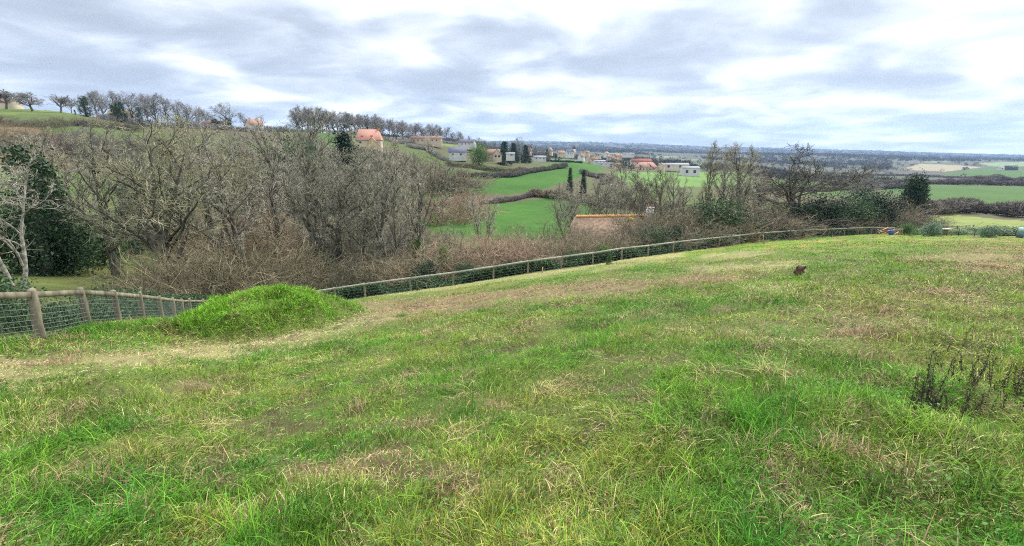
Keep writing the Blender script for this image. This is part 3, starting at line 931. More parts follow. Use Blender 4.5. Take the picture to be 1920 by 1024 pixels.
# ------------------------------------------------------------------ fences
POSTS_U = [685, 770, 850, 925, 990, 1052, 1111, 1165, 1215, 1262, 1306, 1347, 1386, 1423, 1457, 1490, 1523, 1553, 1582, 1608, 1633, 1655, 1675]
MID_V = np.interp


def fence_point(s, off=0.0):
    Y = float(fence_y(s)) + off
    X = s * Y
    return np.array((X, Y, float(ground(X, Y * .995))))


def s_of_u(u):
    """direction of the long fence's foot seen in photo column u"""
    s = float(sx(u, 520))
    for _ in range(8):
        p = fence_point(s); uu, vv = pix(*p); s += (u - uu) / 930
    return s


def post_mesh(seed, r, h):
    rng = np.random.default_rng(seed)
    b = MB()
    z = np.array([-.4, 0, h * .3, h * .65, h * .97, h])
    w = np.array([1.05, 1.04, 1.0, .98, .96, .86]) * r
    b.tube(np.stack([rng.normal(0, .006, 6), rng.normal(0, .006, 6), z], 1), w, 10)
    return b.mesh('post', M['wood'], smooth=False)


def rail_mesh(pts, hgt, thick, name='rail', m='wood_rail'):
    """flat board running through the points"""
    b = MB()
    for p, q in zip(pts[:-1], pts[1:]):
        d = norm(q - p); n = norm(np.array([d[1], -d[0], 0])); up = np.cross(n, d) * -1
        if up[2] < 0: up = -up
        P = np.array([e + n * thick / 2 * a + up * hgt / 2 * c for e in (p + d * .01, q - d * .01) for a in (-1, 1) for c in (-1, 1)])
        b.add(P, [(0, 1, 3, 2), (4, 6, 7, 5), (0, 4, 5, 1), (2, 3, 7, 6), (0, 2, 6, 4), (1, 5, 7, 3)])
    return b.mesh(name, M[m])


def wire_mesh(feet, h, rows, dx, r):
    b = MB()
    for p, q in zip(feet[:-1], feet[1:]):
        for k in range(rows):
            z = .06 + (h - .06) * (k / (rows - 1)) ** 1.25
            mid = (p + q) / 2 + np.array([0, 0, z - .012])
            b.tube([p + [0, 0, z], mid, q + [0, 0, z]], [r] * 3, 4, cap=False)
        n = max(2, int(np.linalg.norm(q - p) / dx))
        for k in range(1, n):
            e = p + (q - p) * k / n
            b.tube([e + [0, 0, .03], e + [0, 0, h]], [r * .8] * 2, 3, cap=False)
    return b.mesh('wire_netting', M['wire'])


def build_fence(name, feet, label, r, h, rail_h, rail_t, rail_z, rows, dx, wr, face=(0, 0), pm='wood', jitter=.0):
    rng = np.random.default_rng(len(feet))
    c = feet[len(feet) // 2]
    root = empty(name, tuple(feet[0]), label, 'fence')
    rel = [f - feet[0] for f in feet]
    meshes = [post_mesh(100 + k, r, h) for k in range(5)]
    if pm != 'wood':
        for me in meshes: me.materials[0] = M[pm]
    for i, f in enumerate(rel):
        o = obj('post', meshes[i % 5], root, tuple(f + np.array([0, 0, rng.uniform(-.03, .03)])), rng.uniform(0, 6))
        o.rotation_euler = (rng.normal(0, .025) + jitter * rng.normal(), rng.normal(0, .025), rng.uniform(0, 6))
    off = np.array([face[0], face[1], rail_z])
    for a in range(0, len(rel) - 1):
        obj('rail', rail_mesh([rel[a] + off, rel[a + 1] + off], rail_h, rail_t, m=('wood' if rows > 6 else 'wood_rail') if pm == 'wood' else pm), root)
    if rows: obj('wire_netting', wire_mesh([f + np.array([face[0], face[1], 0]) for f in rel], h * .86, rows, dx, wr), root)
    return root


near_s = [-1.62, -1.33, -1.048, -.935, -.867, -.812, -.770, -.741, -.722, -.705, -.675, -.63]
build_fence('wooden_fence', [fence_point(s) for s in near_s],
            'short fence of thick leaning posts and wire netting falling away at the left edge', .095, 1.22, .15, .045, 1.09, 9, .16, .0032, face=(.07, -.07))
mid_s = [-.60, -.52, -.445, -.385] + [s_of_u(u) for u in POSTS_U]
build_fence('wooden_fence', [fence_point(s) for s in mid_s],
            'long post and rail fence with netting along the lower edge of the meadow', .09, 1.24, .15, .06, 1.20, 5, .6, .003, face=(.02, -.09))


def near_post(u):
    i = int(np.argmin([abs(u - q) for q in POSTS_U]))
    return ORD[i]


# dark fence beyond the garden corner
feet = []
for u, Y in ((1738, 96), (1757, 97), (1776, 98), (1795, 99), (1812, 100), (1826, 102)):
    X, Yq, z = spot(u, Y, 425); feet.append(np.array((X, Yq, z)))
fr = build_fence('wooden_fence', feet, 'dark two rail fence behind the garden corner on the far right', .09, 1.15, .10, .06, 1.05, 0, 1, .004, pm='wood_dark')
rel = [f - feet[0] for f in feet]
for a in range(len(rel) - 1): obj('rail', rail_mesh([rel[a] + [0, -.08, .55], rel[a + 1] + [0, -.08, .55]], .09, .05, m='wood_dark'), fr)
# thin stakes of the vegetable patch
feet = []
for u, Y in ((1797, 79), (1827, 79.5), (1850, 80), (1876, 80), (1904, 80), (1935, 80)):
    X, Yq, z = spot(u, Y, 440); feet.append(np.array((X, Yq, z)))
g = empty('garden_fence', tuple(feet[0]), 'thin stakes and wire round the vegetable patch on the far right', 'fence')
sm = MB().tube([(0, 0, -.2), (.01, 0, .6), (0, 0, 1.15)], [.055, .05, .045], 6).mesh('stake', M['wood_dark'])
for f in feet: obj('stake', sm, g, tuple(f - feet[0]))
wb = MB()
for p, q in zip(feet[:-1], feet[1:]):
    for z in (.35, .7, 1.0): wb.tube([p - feet[0] + [0, 0, z], q - feet[0] + [0, 0, z]], [.008, .008], 4, cap=False)
obj('wire', wb.mesh('wire', M['wire']), g)


# ------------------------------------------------------------------ brambles along the foot of the fences (one mass)
def build_brambles():
    rng = np.random.default_rng(5)
    b = MB()
    segs = [(-1.7, -.62, 6500, 1.4, 1.25), (-.62, .75, 7000, 1.5, .95)]
    for s0, s1, n, wd, h in segs:
        s = rng.uniform(s0, s1, n)
        off = rng.gamma(2.2, 1.5 if s0 < -1 else .9, n) + .35
        Yb = fence_y(s) + off * (1 if s0 > -1 else 1)
        Xb = s * Yb - (off * .6 if s0 < -1 else 0)
        dense = fbm(Xb * .35, Yb * .35, 15, 3)
        k = dense > .30
        Xb, Yb, dn = Xb[k], Yb[k], dense[k]
        z = ground(Xb, Yb)
        per = 16
        C = np.repeat(np.stack([Xb, Yb, z], 1), per, 0)
        hh = np.repeat(np.clip((dn - .30) * 5.0, .3, 1.3) * h, per)
        C = C + rng.normal(0, .22, C.shape); C[:, 2] = np.repeat(z, per) + hh * rng.random(len(C)) ** .7
        leaves(rng, C, np.clip(.0022 * np.repeat(Yb, per), .045, .11), b, .6)
    tag(obj('bramble_bank', b.mesh('bramble_bank', M['bramble'])), 'dark green bramble and ivy bank behind the fences', 'brambles', kind='stuff')


build_brambles()

# ------------------------------------------------------------------ the valley wood
def tree(u, Y, vtop, proto, label, wide=1.0, group=None, name='bare_tree', rz=None, vref=380):
    X, Yq, z = spot(u, Y, vref)
    return place_tree(name, proto, (X, Yq, z), height_to(vtop, Y, z) * 1.02, label, group, wide, rz)


tree(-8, 40, 290, BIRCH, 'pale trunked tree with white lichened branches at the left edge of the view', 1.15, name='pale_tree', rz=.4)
tree(292, 55, 212, OLIVET[0], 'broad twin trunked bare tree with yellowish twigs behind the left fence', 1.22, rz=1.2)
tree(372, 68, 214, OLIVET[1], 'bare yellowish tree just right of the twin trunked tree', 1.05, rz=2.4)
tree(568, 53, 204, ASH[0], 'tall dark trunked bare tree rising straight behind the grassy mound', 1.12, rz=.3)
tree(617, 58, 232, OAK[0], 'bushy bare tree right beside the tall dark trunk behind the mound', .95, rz=4.0)
tree(190, 64, 222, OAK[1], 'grey bare tree left of the twin trunked tree', 1.0)
tree(112, 74, 240, OLIVET[1], 'thin olive twigged tree between the ivy trunks and the twin trunked tree', .9)
tree(690, 64, 262, OAK[2], 'rounded bare tree in front of the red roofed house', 1.05, rz=.9)
tree(742, 58, 262, MULTI[0], 'many stemmed bare tree with spreading pale twigs left of the green valley field', 1.0, rz=2.2)
tree(778, 66, 288, ASH[1], 'slim bare tree at the right end of the valley wood', .85)
tree(655, 60, 300, MULTI[1], 'short many stemmed tree behind the gap between mound and fence', 1.1)
tree(450, 60, 262, OAK[1], 'wide bare tree left of the tall dark trunk behind the mound', 1.05)
tree(508, 72, 215, ASH[1], 'tall thin bare tree standing left of and behind the tall dark trunk', .95)
tree(905, 82, 352, MULTI[0], 'small grey bare tree standing alone in front of the lower green field', .8)
tree(848, 66, 412, MULTI[0], 'dark twiggy sapling at the edge of the lower green field', .9)

RW = np.random.default_rng(17)
rows = [  # name of the row, forward distance, columns, tops
    ('second row of the valley wood', 92, [60, 150, 240, 330, 420, 480, 545, 600, 650, 700, 742], [250, 250, 236, 240, 246, 250, 246, 256, 270, 276, 288]),
    ('third row of the valley wood', 125, [90, 170, 255, 345, 415, 485, 560, 630, 690, 740], [254, 240, 244, 246, 250, 254, 256, 266, 274, 284]),
    ('upper row of the valley wood', 172, [30, 110, 185, 262, 335, 405, 470, 535, 600, 655, 720, 775], [262, 246, 230, 232, 240, 240, 244, 246, 254, 264, 272, 286]),
]
for nm, Y, us, tops in rows:
    for i, (u, vt) in enumerate(zip(us, tops)):
        pr = (OAK + ASH + OLIVET)[(i * 3 + len(us)) % 7] if Y < 130 else (OAK + FAR)[(i * 2 + 1) % 7]
        tree(u + RW.uniform(-12, 12), Y * RW.uniform(.95, 1.06), vt + RW.uniform(-8, 8), pr, 'grey bare tree, %s from the left in the %s' % (ORD[i], nm), RW.uniform(.9, 1.1), 'bare trees of the valley wood')

# ivy clad and evergreen growth in the wood
EVERD = leafy(214, 4, 4.4, 9000, 170, .09, 'conifer', 'round')
IVYCOL = [leafy(201, 10, 3.2, 5200, 130, .13, 'ivy', 'column'), leafy(202, 10, 2.6, 4600, 110, .13, 'ivy', 'column')]
EVER = [leafy(211, 4, 4.4, 6500, 150, .085, 'ivy', 'round'), leafy(212, 4, 4.0, 6000, 140, .085, 'leaf_green', 'round'), leafy(213, 4, 4.6, 6500, 170, .09, 'bramble', 'round')]
CONE = leafy(221, 6, 3.0, 5200, 130, .11, 'conifer', 'cone')
CONE_G = leafy(222, 3, 1.6, 3600, 90, .06, 'leaf_green', 'cone')


def ivy(u, Y, vbot, vtop, proto, label, wide=1.0, name='ivy_tree', cat='tree', group=None, H0=10.0):
    X, Yq, z = spot(u, Y, 400)
    zb = max(float(kv(vbot)) * Y, z - .3) if vbot else z - .3
    h = float(kv(vtop)) * Y - z
    return place_leafy(name, proto, (X, Yq, z - .2), (h / H0 * wide, h / H0 * wide, h / H0), label, cat, group, parts=('trunk', 'foliage'))


ivy(66, 60, None, 268, IVYCOL[0], 'ivy clad trunk with a ragged top at the far left above the fence', 1.05)
ivy(98, 66, None, 300, IVYCOL[1], 'shorter ivy clad trunk right of the ragged one at the far left', 1.0)
ivy(25, 62, None, 372, EVER[2], 'big dark evergreen filling the shade at the left edge behind the fence', 1.0, 'evergreen_tree', H0=4.0)
ivy(75, 84, None, 335, EVER[1], 'lighter green shrub between the ragged ivy trunk and the evergreens at the far left', .6, 'green_shrub', 'shrub', H0=4.0)
ivy(112, 63, None, 400, EVER[2], 'broad dark evergreen at the foot of the shorter ivy clad trunk', 1.0, 'evergreen_tree', H0=4.0)
ivy(175, 72, None, 410, EVER[0], 'dark evergreen shrub behind the twin trunked tree, left side', .9, 'evergreen_tree', H0=4.0)
ivy(655, 160, None, 250, CONE, 'dark green conifer below and left of the red roofed house', 1.2, 'conifer_tree', H0=6.0)
ivy(535, 150, None, 254, EVER[0], 'dark evergreen crown among bare trees above the tall dark trunk', .55, 'evergreen_tree', H0=4.0)
ivy(578, 165, None, 256, EVER[2], 'dark evergreen crown right of the tall dark trunk', .5, 'evergreen_tree', H0=4.0)
ivy(606, 66, None, 418, IVYCOL[0], 'ivy on the lower trunk of a tree right of the tall dark trunk', 1.0)
ivy(236, 84, None, 350, IVYCOL[1], 'ivy covered trunk seen through the left half of the twin trunked tree', .9)
ivy(480, 100, None, 320, IVYCOL[1], 'dark ivy covered trunk inside the valley wood left of the mound', .9)
ivy(300, 95, None, 345, EVER[2], 'evergreen thicket seen between the two trunks of the twin trunked tree', .7, 'evergreen_tree', H0=4.0)
ivy(780, 58, None, 448, CONE_G, 'dark green holly at the right end of the valley wood', .9, 'holly_bush', 'shrub', H0=3.0)
ivy(828, 52, None, 462, CONE_G, 'pointed dark holly behind the third post of the long fence', 1.0, 'holly_bush', 'shrub', H0=3.0)

# leafless bushes
BB = {k: [twig_bush(300 + i * 7 + j, 4, 5.2, 64, 8, 5, m) for j in range(2)] for i, (k, m) in enumerate((('brown', 'twig_brown'), ('red', 'twig_red'), ('purple', 'twig_purple'), ('olive', 'bush_olive')))}


def bush(u, Y, vtop, kind, label, wide=1.0, group=None, k=None, vref=430):
    X, Yq, z = spot(u, Y, vref)
    h = max(height_to(vtop, Y, z), .8)
    w = h / 4 * wide
    k = int(abs(u)) % 2 if k is None else k
    return place_bush('leafless_bush', BB[kind][k], (X, Yq, z - .05), (w, w, h / 4), label, group)


bush(352, 47, 440, 'brown', 'big brown leafless bush left of the grassy mound', 1.15)
bush(420, 46, 425, 'brown', 'dense brown leafless bush behind the left slope of the grassy mound', 1.1)
bush(470, 47, 432, 'brown', 'tangled brown leafless bush behind the top of the grassy mound', 1.0)
bush(525, 48, 455, 'brown', 'brown leafless bush at the foot of the tall dark trunk', 1.0)
bush(430, 70, 352, 'red', 'reddish leafless bush left of the tall dark trunk, half way up', 1.1)
bush(480, 78, 375, 'red', 'reddish leafless bush close left of the tall dark trunk', 1.0)
bush(690, 50, 470, 'olive', 'olive leafless bush behind the left end of the long fence', 1.1)
bush(735, 51, 455, 'brown', 'brown leafless bush behind the long fence between its first two posts', 1.1)
bush(650, 51, 480, 'olive', 'dark olive bush behind the right slope of the mound', 1.0)
bush(600, 50, 475, 'brown', 'low brown bush right of the tall dark trunk', 1.0)
bush(250, 52, 470, 'olive', 'olive leafless bush under the twin trunked tree, left side', 1.0)
bush(310, 50, 480, 'brown', 'brown leafless bush under the twin trunked tree, right side', 1.0)
for i, (u, Y, vt, kd) in enumerate([(40, 120, 400, 'olive'), (120, 105, 390, 'brown'), (210, 100, 385, 'olive'), (300, 110, 380, 'olive'), (385, 95, 395, 'brown'), (455, 110, 370, 'olive'), (525, 90, 400, 'purple'), (585, 84, 415, 'brown'), (640, 80, 405, 'olive'), (700, 84, 400, 'brown'), (745, 78, 410, 'purple'), (765, 88, 405, 'brown')]):
    bush(u, Y, vt, kd, 'leafless undergrowth inside the valley wood, %s thicket from the left' % ORD[i], 1.35, 'undergrowth of the valley wood')
for i, (u, Y, vt, kd) in enumerate([(20, 205, 232, 'olive'), (75, 200, 235, 'brown'), (130, 190, 230, 'purple'), (180, 190, 238, 'purple'), (235, 195, 245, 'olive'), (290, 200, 250, 'purple'), (345, 205, 258, 'olive'), (400, 215, 262, 'brown'), (455, 220, 268, 'purple'), (510, 225, 272, 'olive'), (570, 230, 282, 'brown'), (620, 225, 285, 'olive'), (730, 230, 278, 'purple'), (765, 240, 285, 'brown'), (800, 250, 292, 'purple'), (825, 255, 300, 'brown')]):
    bush(u, Y, vt, kd, 'leafless scrub along the top of the valley wood, %s clump from the left' % ORD[i], 1.7, 'scrub above the valley wood')
bush(838, 150, 342, 'red', 'reddish purple scrub at the left corner of the upper green field', 1.3)
bush(868, 165, 350, 'red', 'smaller reddish scrub just right of the first at the corner of the upper green field', 1.2)

# bushes behind the long fence
beh = [  # u, offset behind the fence, top, kind
    (800, 4, 455, 'brown'), (845, 7, 440, 'red'), (885, 3, 462, 'brown'), (920, 6, 430, 'red'), (955, 4, 432, 'red'), (985, 8, 422, 'red'), (1015, 4, 448, 'brown'),
    (1060, 5, 436, 'brown'), (1100, 6, 428, 'brown'), (1140, 5, 424, 'brown'), (1175, 4, 428, 'brown'), (1205, 9, 412, 'purple'), (1235, 4, 405, 'olive'), (1270, 8, 392, 'brown'), (1300, 4, 402, 'olive'),
    (1330, 9, 375, 'brown'), (1362, 5, 392, 'red'), (1395, 9, 372, 'brown'), (1430, 5, 385, 'purple'), (1462, 9, 390, 'brown'), (1495, 5, 396, 'olive'), (1530, 8, 394, 'purple'),
    (1562, 5, 396, 'brown'), (1595, 8, 388, 'purple'), (1625, 5, 392, 'brown'), (1655, 8, 380, 'brown'), (1683, 6, 388, 'purple'), (1712, 9, 392, 'brown'), (1735, 7, 398, 'purple')]
for i, (u, off, vt, kd) in enumerate(beh):
    s = s_of_u(min(u, 1690)) if u < 1690 else float(sx(u, 430))
    Y = float(fence_y(s)) + off + 2.8 + RW.uniform(0, 2)
    bush(u, Y, vt, kd, 'leafless bush behind the long fence, %s bush counted from the mound' % (ORD[i] if i < len(ORD) else 'last'), RW.uniform(1.25, 1.6), 'bushes behind the long fence')
for i, (u, off, vt, kd) in enumerate([(905, 12, 445, 'brown'), (1030, 24, 402, 'olive'), (1250, 14, 372, 'brown'), (1300, 14, 370, 'purple'), (1350, 15, 352, 'brown'), (1410, 16, 350, 'purple'), (1450, 16, 376, 'brown'), (1540, 15, 378, 'purple'), (1580, 16, 374, 'brown'), (1640, 15, 362, 'brown'), (1672, 15, 362, 'purple')]):
    s = float(sx(u, 430)); Y = float(fence_y(s)) + off + 3
    bush(u, Y, vt, kd, ('round dark bush standing alone in the lower green field' if i == 1 else 'leafless bush in the back row behind the long fence, %s from the left' % ORD[i if i < 1 else i - 1]), 1.4, 'back row of bushes behind the long fence')
eg = [(1135, 3, 458, 1, 'bright green laurel shrub behind the seventh post of the long fence'), (1180, 4, 460, 1, 'small green laurel shrub behind the eighth post of the long fence'),
      (1225, 5, 425, 2, 'dark green shrub under the chimney behind the long fence'), (1262, 6, 425, 0, 'ivy dark shrub behind the tenth post of the long fence'),
      (1348, 7, 372, 2, 'tall green holly shrub behind the twelfth post of the long fence'), (1310, 3, 440, 2, 'dark ivy shrub behind the eleventh post of the long fence'),
      (1500, 6, 380, 0, 'dark evergreen shrub below the gnarled lone tree'), (1540, 8, 372, 0, 'dark evergreen shrub right of and below the gnarled lone tree'), (1625, 10, 358, 0, 'dark green rounded evergreen left of the ivy covered tree'), (1590, 8, 368, 2, 'dark evergreen between the gnarled lone tree and the ivy covered tree'),
      (870, 3, 492, 2, 'low dark green shrub behind the third post of the long fence'), (955, 3, 490, 0, 'low dark ivy shrub behind the fourth post of the long fence'), (1075, 3, 468, 2, 'low green shrub behind the sixth post of the long fence'), (795, 5, 492, 0, 'low dark evergreen behind the second post of the long fence'), (1420, 4, 410, 0, 'dark ivy shrub behind the fourteenth post of the long fence')]
for u, off, vt, k, lb in eg:
    s = s_of_u(min(u, 1690)); Y = float(fence_y(s)) + off + 1
    X, Yq, z = spot(u, Y, 430); h = height_to(vt, Y, z)
    place_leafy('evergreen_shrub', (EVERD if k == 0 else EVER[k]), (X, Yq, z - .1), (h / 4 * 1.0, h / 4 * 1.0, h / 4), lb, 'shrub')

# trees behind the long fence
def ftree(u, Y, vt, proto, label, wide=1.0, name='bare_tree', rz=None): return tree(u, Y, vt, proto, label, wide, None, name, rz)


ftree(1062, 100, 352, MULTI[0], 'thin many stemmed tree above the left end of the tiled roof', 1.2)
ftree(1085, 108, 330, MULTI[1], 'many stemmed tree second from the left above the tiled roof', 1.2)
ftree(1118, 112, 318, OAK[2], 'bare tree standing over the middle of the tiled roof', .9)
ftree(1152, 105, 316, MULTI[0], 'bare tree with several dark trunks over the right half of the tiled roof', 1.1)
ftree(1172, 118, 296, ASH[0], 'olive bare tree in front of the red roofed barn', 1.1)
ftree(1216, 76, 322, REDT, 'purplish bare tree beside the white chimney', 1.25)
ftree(1248, 78, 318, REDT, 'purplish bare tree just right of the white chimney', 1.2)
ftree(1290, 90, 330, OAK[0], 'grey bare tree between the chimney and the tall poplar', .9)
ftree(1328, 82, 262, POPLAR, 'tall upright yellowish bare tree, highest behind the long fence', 1.1, 'upright_tree')
ftree(1384, 78, 266, ASH[1], 'tall grey bare tree right of the tall upright yellowish tree', 1.3)
ftree(1358, 88, 272, ASH[0], 'bare tree between the tall upright yellowish tree and the tall grey tree', 1.0)
ftree(1272, 100, 322, OAK[2], 'small bare tree in front of the long white barn', .9)
ftree(1406, 92, 272, OLIVET[1], 'broad bare tree close right of the tall grey tree behind the long fence', .9)
ftree(1132, 118, 322, ASH[1], 'slim bare tree over the middle of the tiled roof, right of the rounder one', 1.1)
ftree(1196, 112, 312, OAK[0], 'bare tree left of the white chimney, behind the tiled roof', .9)
ftree(1428, 84, 300, OAK[1], 'spreading grey bare tree left of the gnarled lone tree', .8)
ftree(1500, 88, 266, GNARL, 'gnarled lone bare tree with twisted dark limbs against the far plain', 1.8, 'gnarled_tree', .6)
ftree(1613, 125, 316, FAR[2], 'pale fuzzy bare tree left of the dark ivy covered tree', 1.0)
ivy(1708, 112, None, 334, leafy(231, 5, 3.6, 16000, 240, .11, 'conifer', 'round'), 'dark ivy covered rounded tree standing alone on the right', .60, 'ivy_tree', H0=5.0)
ivy(1067, 262, None, 315, CONE, 'small dark conifer in front of the upper green field, left one', .55, 'conifer_tree', H0=6.0)
ivy(1092, 262, None, 319, CONE, 'small dark conifer in front of the upper green field, right one', .6, 'conifer_tree', H0=6.0)


# ------------------------------------------------------------------ trees along the skyline of the opposite hill
for i, (u, vt, k, w) in enumerate([(9, 166, 0, 1.1), (58, 173, 1, 1.15), (109, 175, 0, 1.0)]):
    tree(u, 300, vt, POLL[k], ['round pollarded tree at the left edge of the skyline beside the low brown roof', 'second pollarded tree on the skyline, widest of the three', 'third pollarded tree on the skyline, rightmost of the three'][i], w * 1.45, 'pollarded trees on the hilltop', 'pollarded_tree', vref=190)
for i, (u, Y, vt, k, w) in enumerate([(132, 420, 186, 3, 1.1), (158, 340, 182, 2, .95), (178, 330, 170, 1, 1.0), (190, 345, 174, 0, .9), (218, 330, 171, 1, 1.05), (245, 335, 174, 2, .85), (272, 350, 176, 1, .9), (288, 340, 177, 0, .95), (309, 345, 181, 1, .9), (330, 360, 190, 2, .9), (347, 350, 193, 0, .85), (368, 365, 201, 2, .9), (385, 370, 208, 0, .9)]):
    tree(u, Y, vt - 3, FAR[k], 'bare skyline tree %s from the left between the pollarded trees and the round spreading tree' % ORD[i], w * 1.5, 'bare trees on the hilltop', 'skyline_tree', vref=200)
tree(420, 350, 191, FAR[2], 'round spreading bare tree with an ivy dark foot on the skyline', 1.6, None, 'skyline_tree', vref=215)
tree(457, 350, 210, FAR[0], 'small bare tree with dark ivy just right of the round spreading skyline tree', 1.1, None, 'skyline_tree', vref=215)
for u, Y, vt, w, lb in [(200, 320, 180, 1.5, 'tall leaning ivy covered tree on the skyline, leftmost dark one'), (250, 325, 196, 1.3, 'ivy covered skyline tree left of the two side by side'), (262, 322, 190, 1.5, 'ivy covered skyline tree right of the two side by side'),
                        (181, 320, 205, 1.2, 'low ivy covered stump leaning left on the skyline'), (294, 325, 200, .9, 'narrow ivy covered trunk on the skyline'), (364, 340, 212, 1.2, 'short dark evergreen on the skyline left of the round spreading tree'),
                        (428, 345, 222, 2.0, 'dark ivy at the foot of the round spreading skyline tree'), (452, 345, 220, 1.7, 'dark ivy bush right of the round spreading skyline tree')]:
    ivy(u, Y, None, vt, IVYCOL[int(u) % 2], lb, w, 'ivy_tree')
RT = np.random.default_rng(23)
us = [556, 566, 578, 590, 604, 616, 628, 642, 654, 666, 678, 690, 704, 716, 730, 742, 756, 768, 779, 790, 802, 812, 824, 834, 845, 858]
tops = np.interp(us, [550, 566, 590, 620, 650, 700, 730, 770, 800, 830, 860], [200, 198, 199, 203, 206, 212, 222, 229, 230, 238, 248])
for i, (u, vt) in enumerate(zip(us, tops)):
    Y = float(np.interp(u, [550, 700, 860], [410, 440, 640])) + RT.uniform(-8, 8)
    tree(u + RT.uniform(-3, 3), Y, vt + RT.uniform(-3, 5), FAR[(i * 5 + 1) % 4], 'tall bare tree, %s from the left in the long row along the hill crest' % ORD[i], RT.uniform(1.25, 1.65), 'row of tall bare trees on the hill crest', 'skyline_tree', vref=245)
for i in range(16):
    u = 562 + i * 17.5 + RT.uniform(-4, 4)
    Y = float(np.interp(u, [550, 700, 860], [432, 465, 660]))
    tree(u, Y, float(np.interp(u, [550, 590, 650, 700, 770, 860], [203, 203, 208, 216, 232, 250])) + RT.uniform(-2, 6), FAR[(i * 3 + 2) % 4], 'tall bare tree, %s from the left in the second rank of the hill crest row' % ORD[i], RT.uniform(1.2, 1.6), 'row of tall bare trees on the hill crest', 'skyline_tree', vref=245)
for i, (u, Y, vt, k) in enumerate([(866, 660, 248, 0), (880, 680, 254, 2), (897, 560, 256, 2), (912, 620, 262, 0), (928, 600, 264, 2), (972, 560, 256, 2), (990, 600, 268, 0), (1003, 620, 272, 3), (1018, 640, 276, 2), (1030, 560, 280, 0)]):
    tree(u, Y, vt, FAR[k], 'bare tree among the hillside houses, %s from the left' % ORD[i], 1.05, 'bare trees among the hillside houses', 'bare_tree', vref=280)
for u, Y, vt, w, lb in [(946, 470, 266, 1.3, 'dark conifer just right of the cream house with the big gable'), (985, 520, 272, 1.3, 'dark conifer below the bare tree at the end of the hill'), (963, 520, 268, 1.3, 'dark conifer left of the bare tree at the end of the hill'), (884, 540, 268, 1.4, 'dark conifer beside the white house with the grey roof'), (1024, 640, 280, 1.2, 'small dark conifer at the edge of the town')]:
    ivy(u, Y, None, vt, CONE, lb, w, 'conifer_tree', H0=6.0)
ivy(900, 420, None, 268, EVER[1], 'olive green round tree in front of the cream house with the big gable', .8, 'round_tree', H0=4.0)

# ------------------------------------------------------------------ hedges
def hedge(pts, wd, hgt, label, m='twig_purple', per=70, vref=330, leaf=.35, bushy=.45, cat='hedge'):
    """twiggy hedge following ground points (photo column, forward distance)"""
    rng = np.random.default_rng(int(abs(pts[0][0]) * 7 + len(label)))
    P = np.array([spot(u, Y, vref) for u, Y in pts])
    seg = np.linalg.norm(np.diff(P, axis=0), axis=1); cum = np.concatenate([[0], np.cumsum(seg)])
    n = int(cum[-1] * per)
    t = rng.random(n) * cum[-1]
    X = np.interp(t, cum, P[:, 0]); Y = np.interp(t, cum, P[:, 1])
    lump = .55 + bushy * 2 * (fbm(t / (hgt * 1.6), t * 0, 33, 3) - .2)
    q = norm(rng.normal(0, 1, (n, 3))) * (rng.random(n) ** .4)[:, None]
    hh = hgt * lump
    X = X + q[:, 0] * wd * .5; Y = Y + q[:, 1] * wd * .5
    Z = ground(X, Y) + hh * np.clip(.5 + .5 * q[:, 2], .0, 1)
    d = norm(np.stack([q[:, 0] * .8 + rng.normal(0, .45, n), q[:, 1] * .8 + rng.normal(0, .45, n), np.abs(rng.normal(.8, .5, n))], 1))
    L = leaf * hgt * rng.uniform(.5, 1.3, n)
    w = L * .14
    s = norm(np.cross(d, rng.normal(0, 1, (n, 3))))
    C = np.stack([X, Y, Z], 1)
    o3 = P[0]
    V = np.stack([C - s * w[:, None], C + s * w[:, None], C + d * L[:, None]], 1) - o3
    b = MB().add(V.reshape(-1, 3), np.arange(n * 3).reshape(n, 3))
    return tag(obj('hedge', b.mesh('hedge', M[m]), None, tuple(o3)), label, cat)


hedge([(862, 335), (905, 345), (955, 375), (1005, 420), (1060, 470)], 6, 4.2, 'tall dark hedge along the top of the upper green field below the houses', 'twig_hedge', 260, leaf=.3)
hedge([(790, 205), (860, 205), (930, 230), (985, 255), (1010, 262)], 4, 2.3, 'brown hedge between the upper and the lower green field', 'twig_hedge', 200)
hedge([(868, 305), (880, 300), (897, 285)], 6, 3.0, 'isolated dark bramble heap in the upper green field', 'twig_hedge', 300, bushy=.3)
hedge([(1000, 262), (1040, 250), (1090, 232), (1150, 205), (1230, 190)], 6, 3.8, 'reddish brown hedge right of the lower green field behind the orchard trees', 'twig_brown', 240)
hedge([(1130, 330), (1145, 360), (1090, 420)], 5, 4, 'hedge along the right edge of the upper green field', 'twig_hedge', 160)
hedge([(1745, 205), (1790, 215), (1840, 225), (1880, 222), (1935, 205)], 9, 6.2, 'thick purple brown hedge below the large field on the right', 'twig_hedge', 300, leaf=.28)
hedge([(1560, 540), (1640, 600), (1740, 640), (1830, 650), (1990, 630)], 9, 7.5, 'tree filled hedge along the far side of the large field on the right', 'twig_hedge', 130, leaf=.3)
hedge([(1640, 470), (1690, 480), (1725, 520)], 8, 6, 'short hedge left of the large field on the right', 'twig_hedge', 150)
hedge([(1600, 1000), (1690, 1050), (1780, 960), (1870, 930)], 11, 5.5, 'belt of bare trees below the pale fields on the right', 'twig_hedge', 60, leaf=.3)
hedge([(1420, 340), (1500, 380), (1580, 420), (1640, 430)], 7, 4, 'low hedge behind the gnarled lone tree', 'twig_hedge', 110)
hedge([(1835, 700), (1870, 740), (1960, 720)], 12, 12, 'clump of bare trees right of the far farm', 'twig_hedge', 110, leaf=.3)
hedge([(1015, 560), (1060, 600), (1090, 640)], 4, 2.6, 'dark clipped hedge above the upper green field at the edge of town', 'conifer', 120)

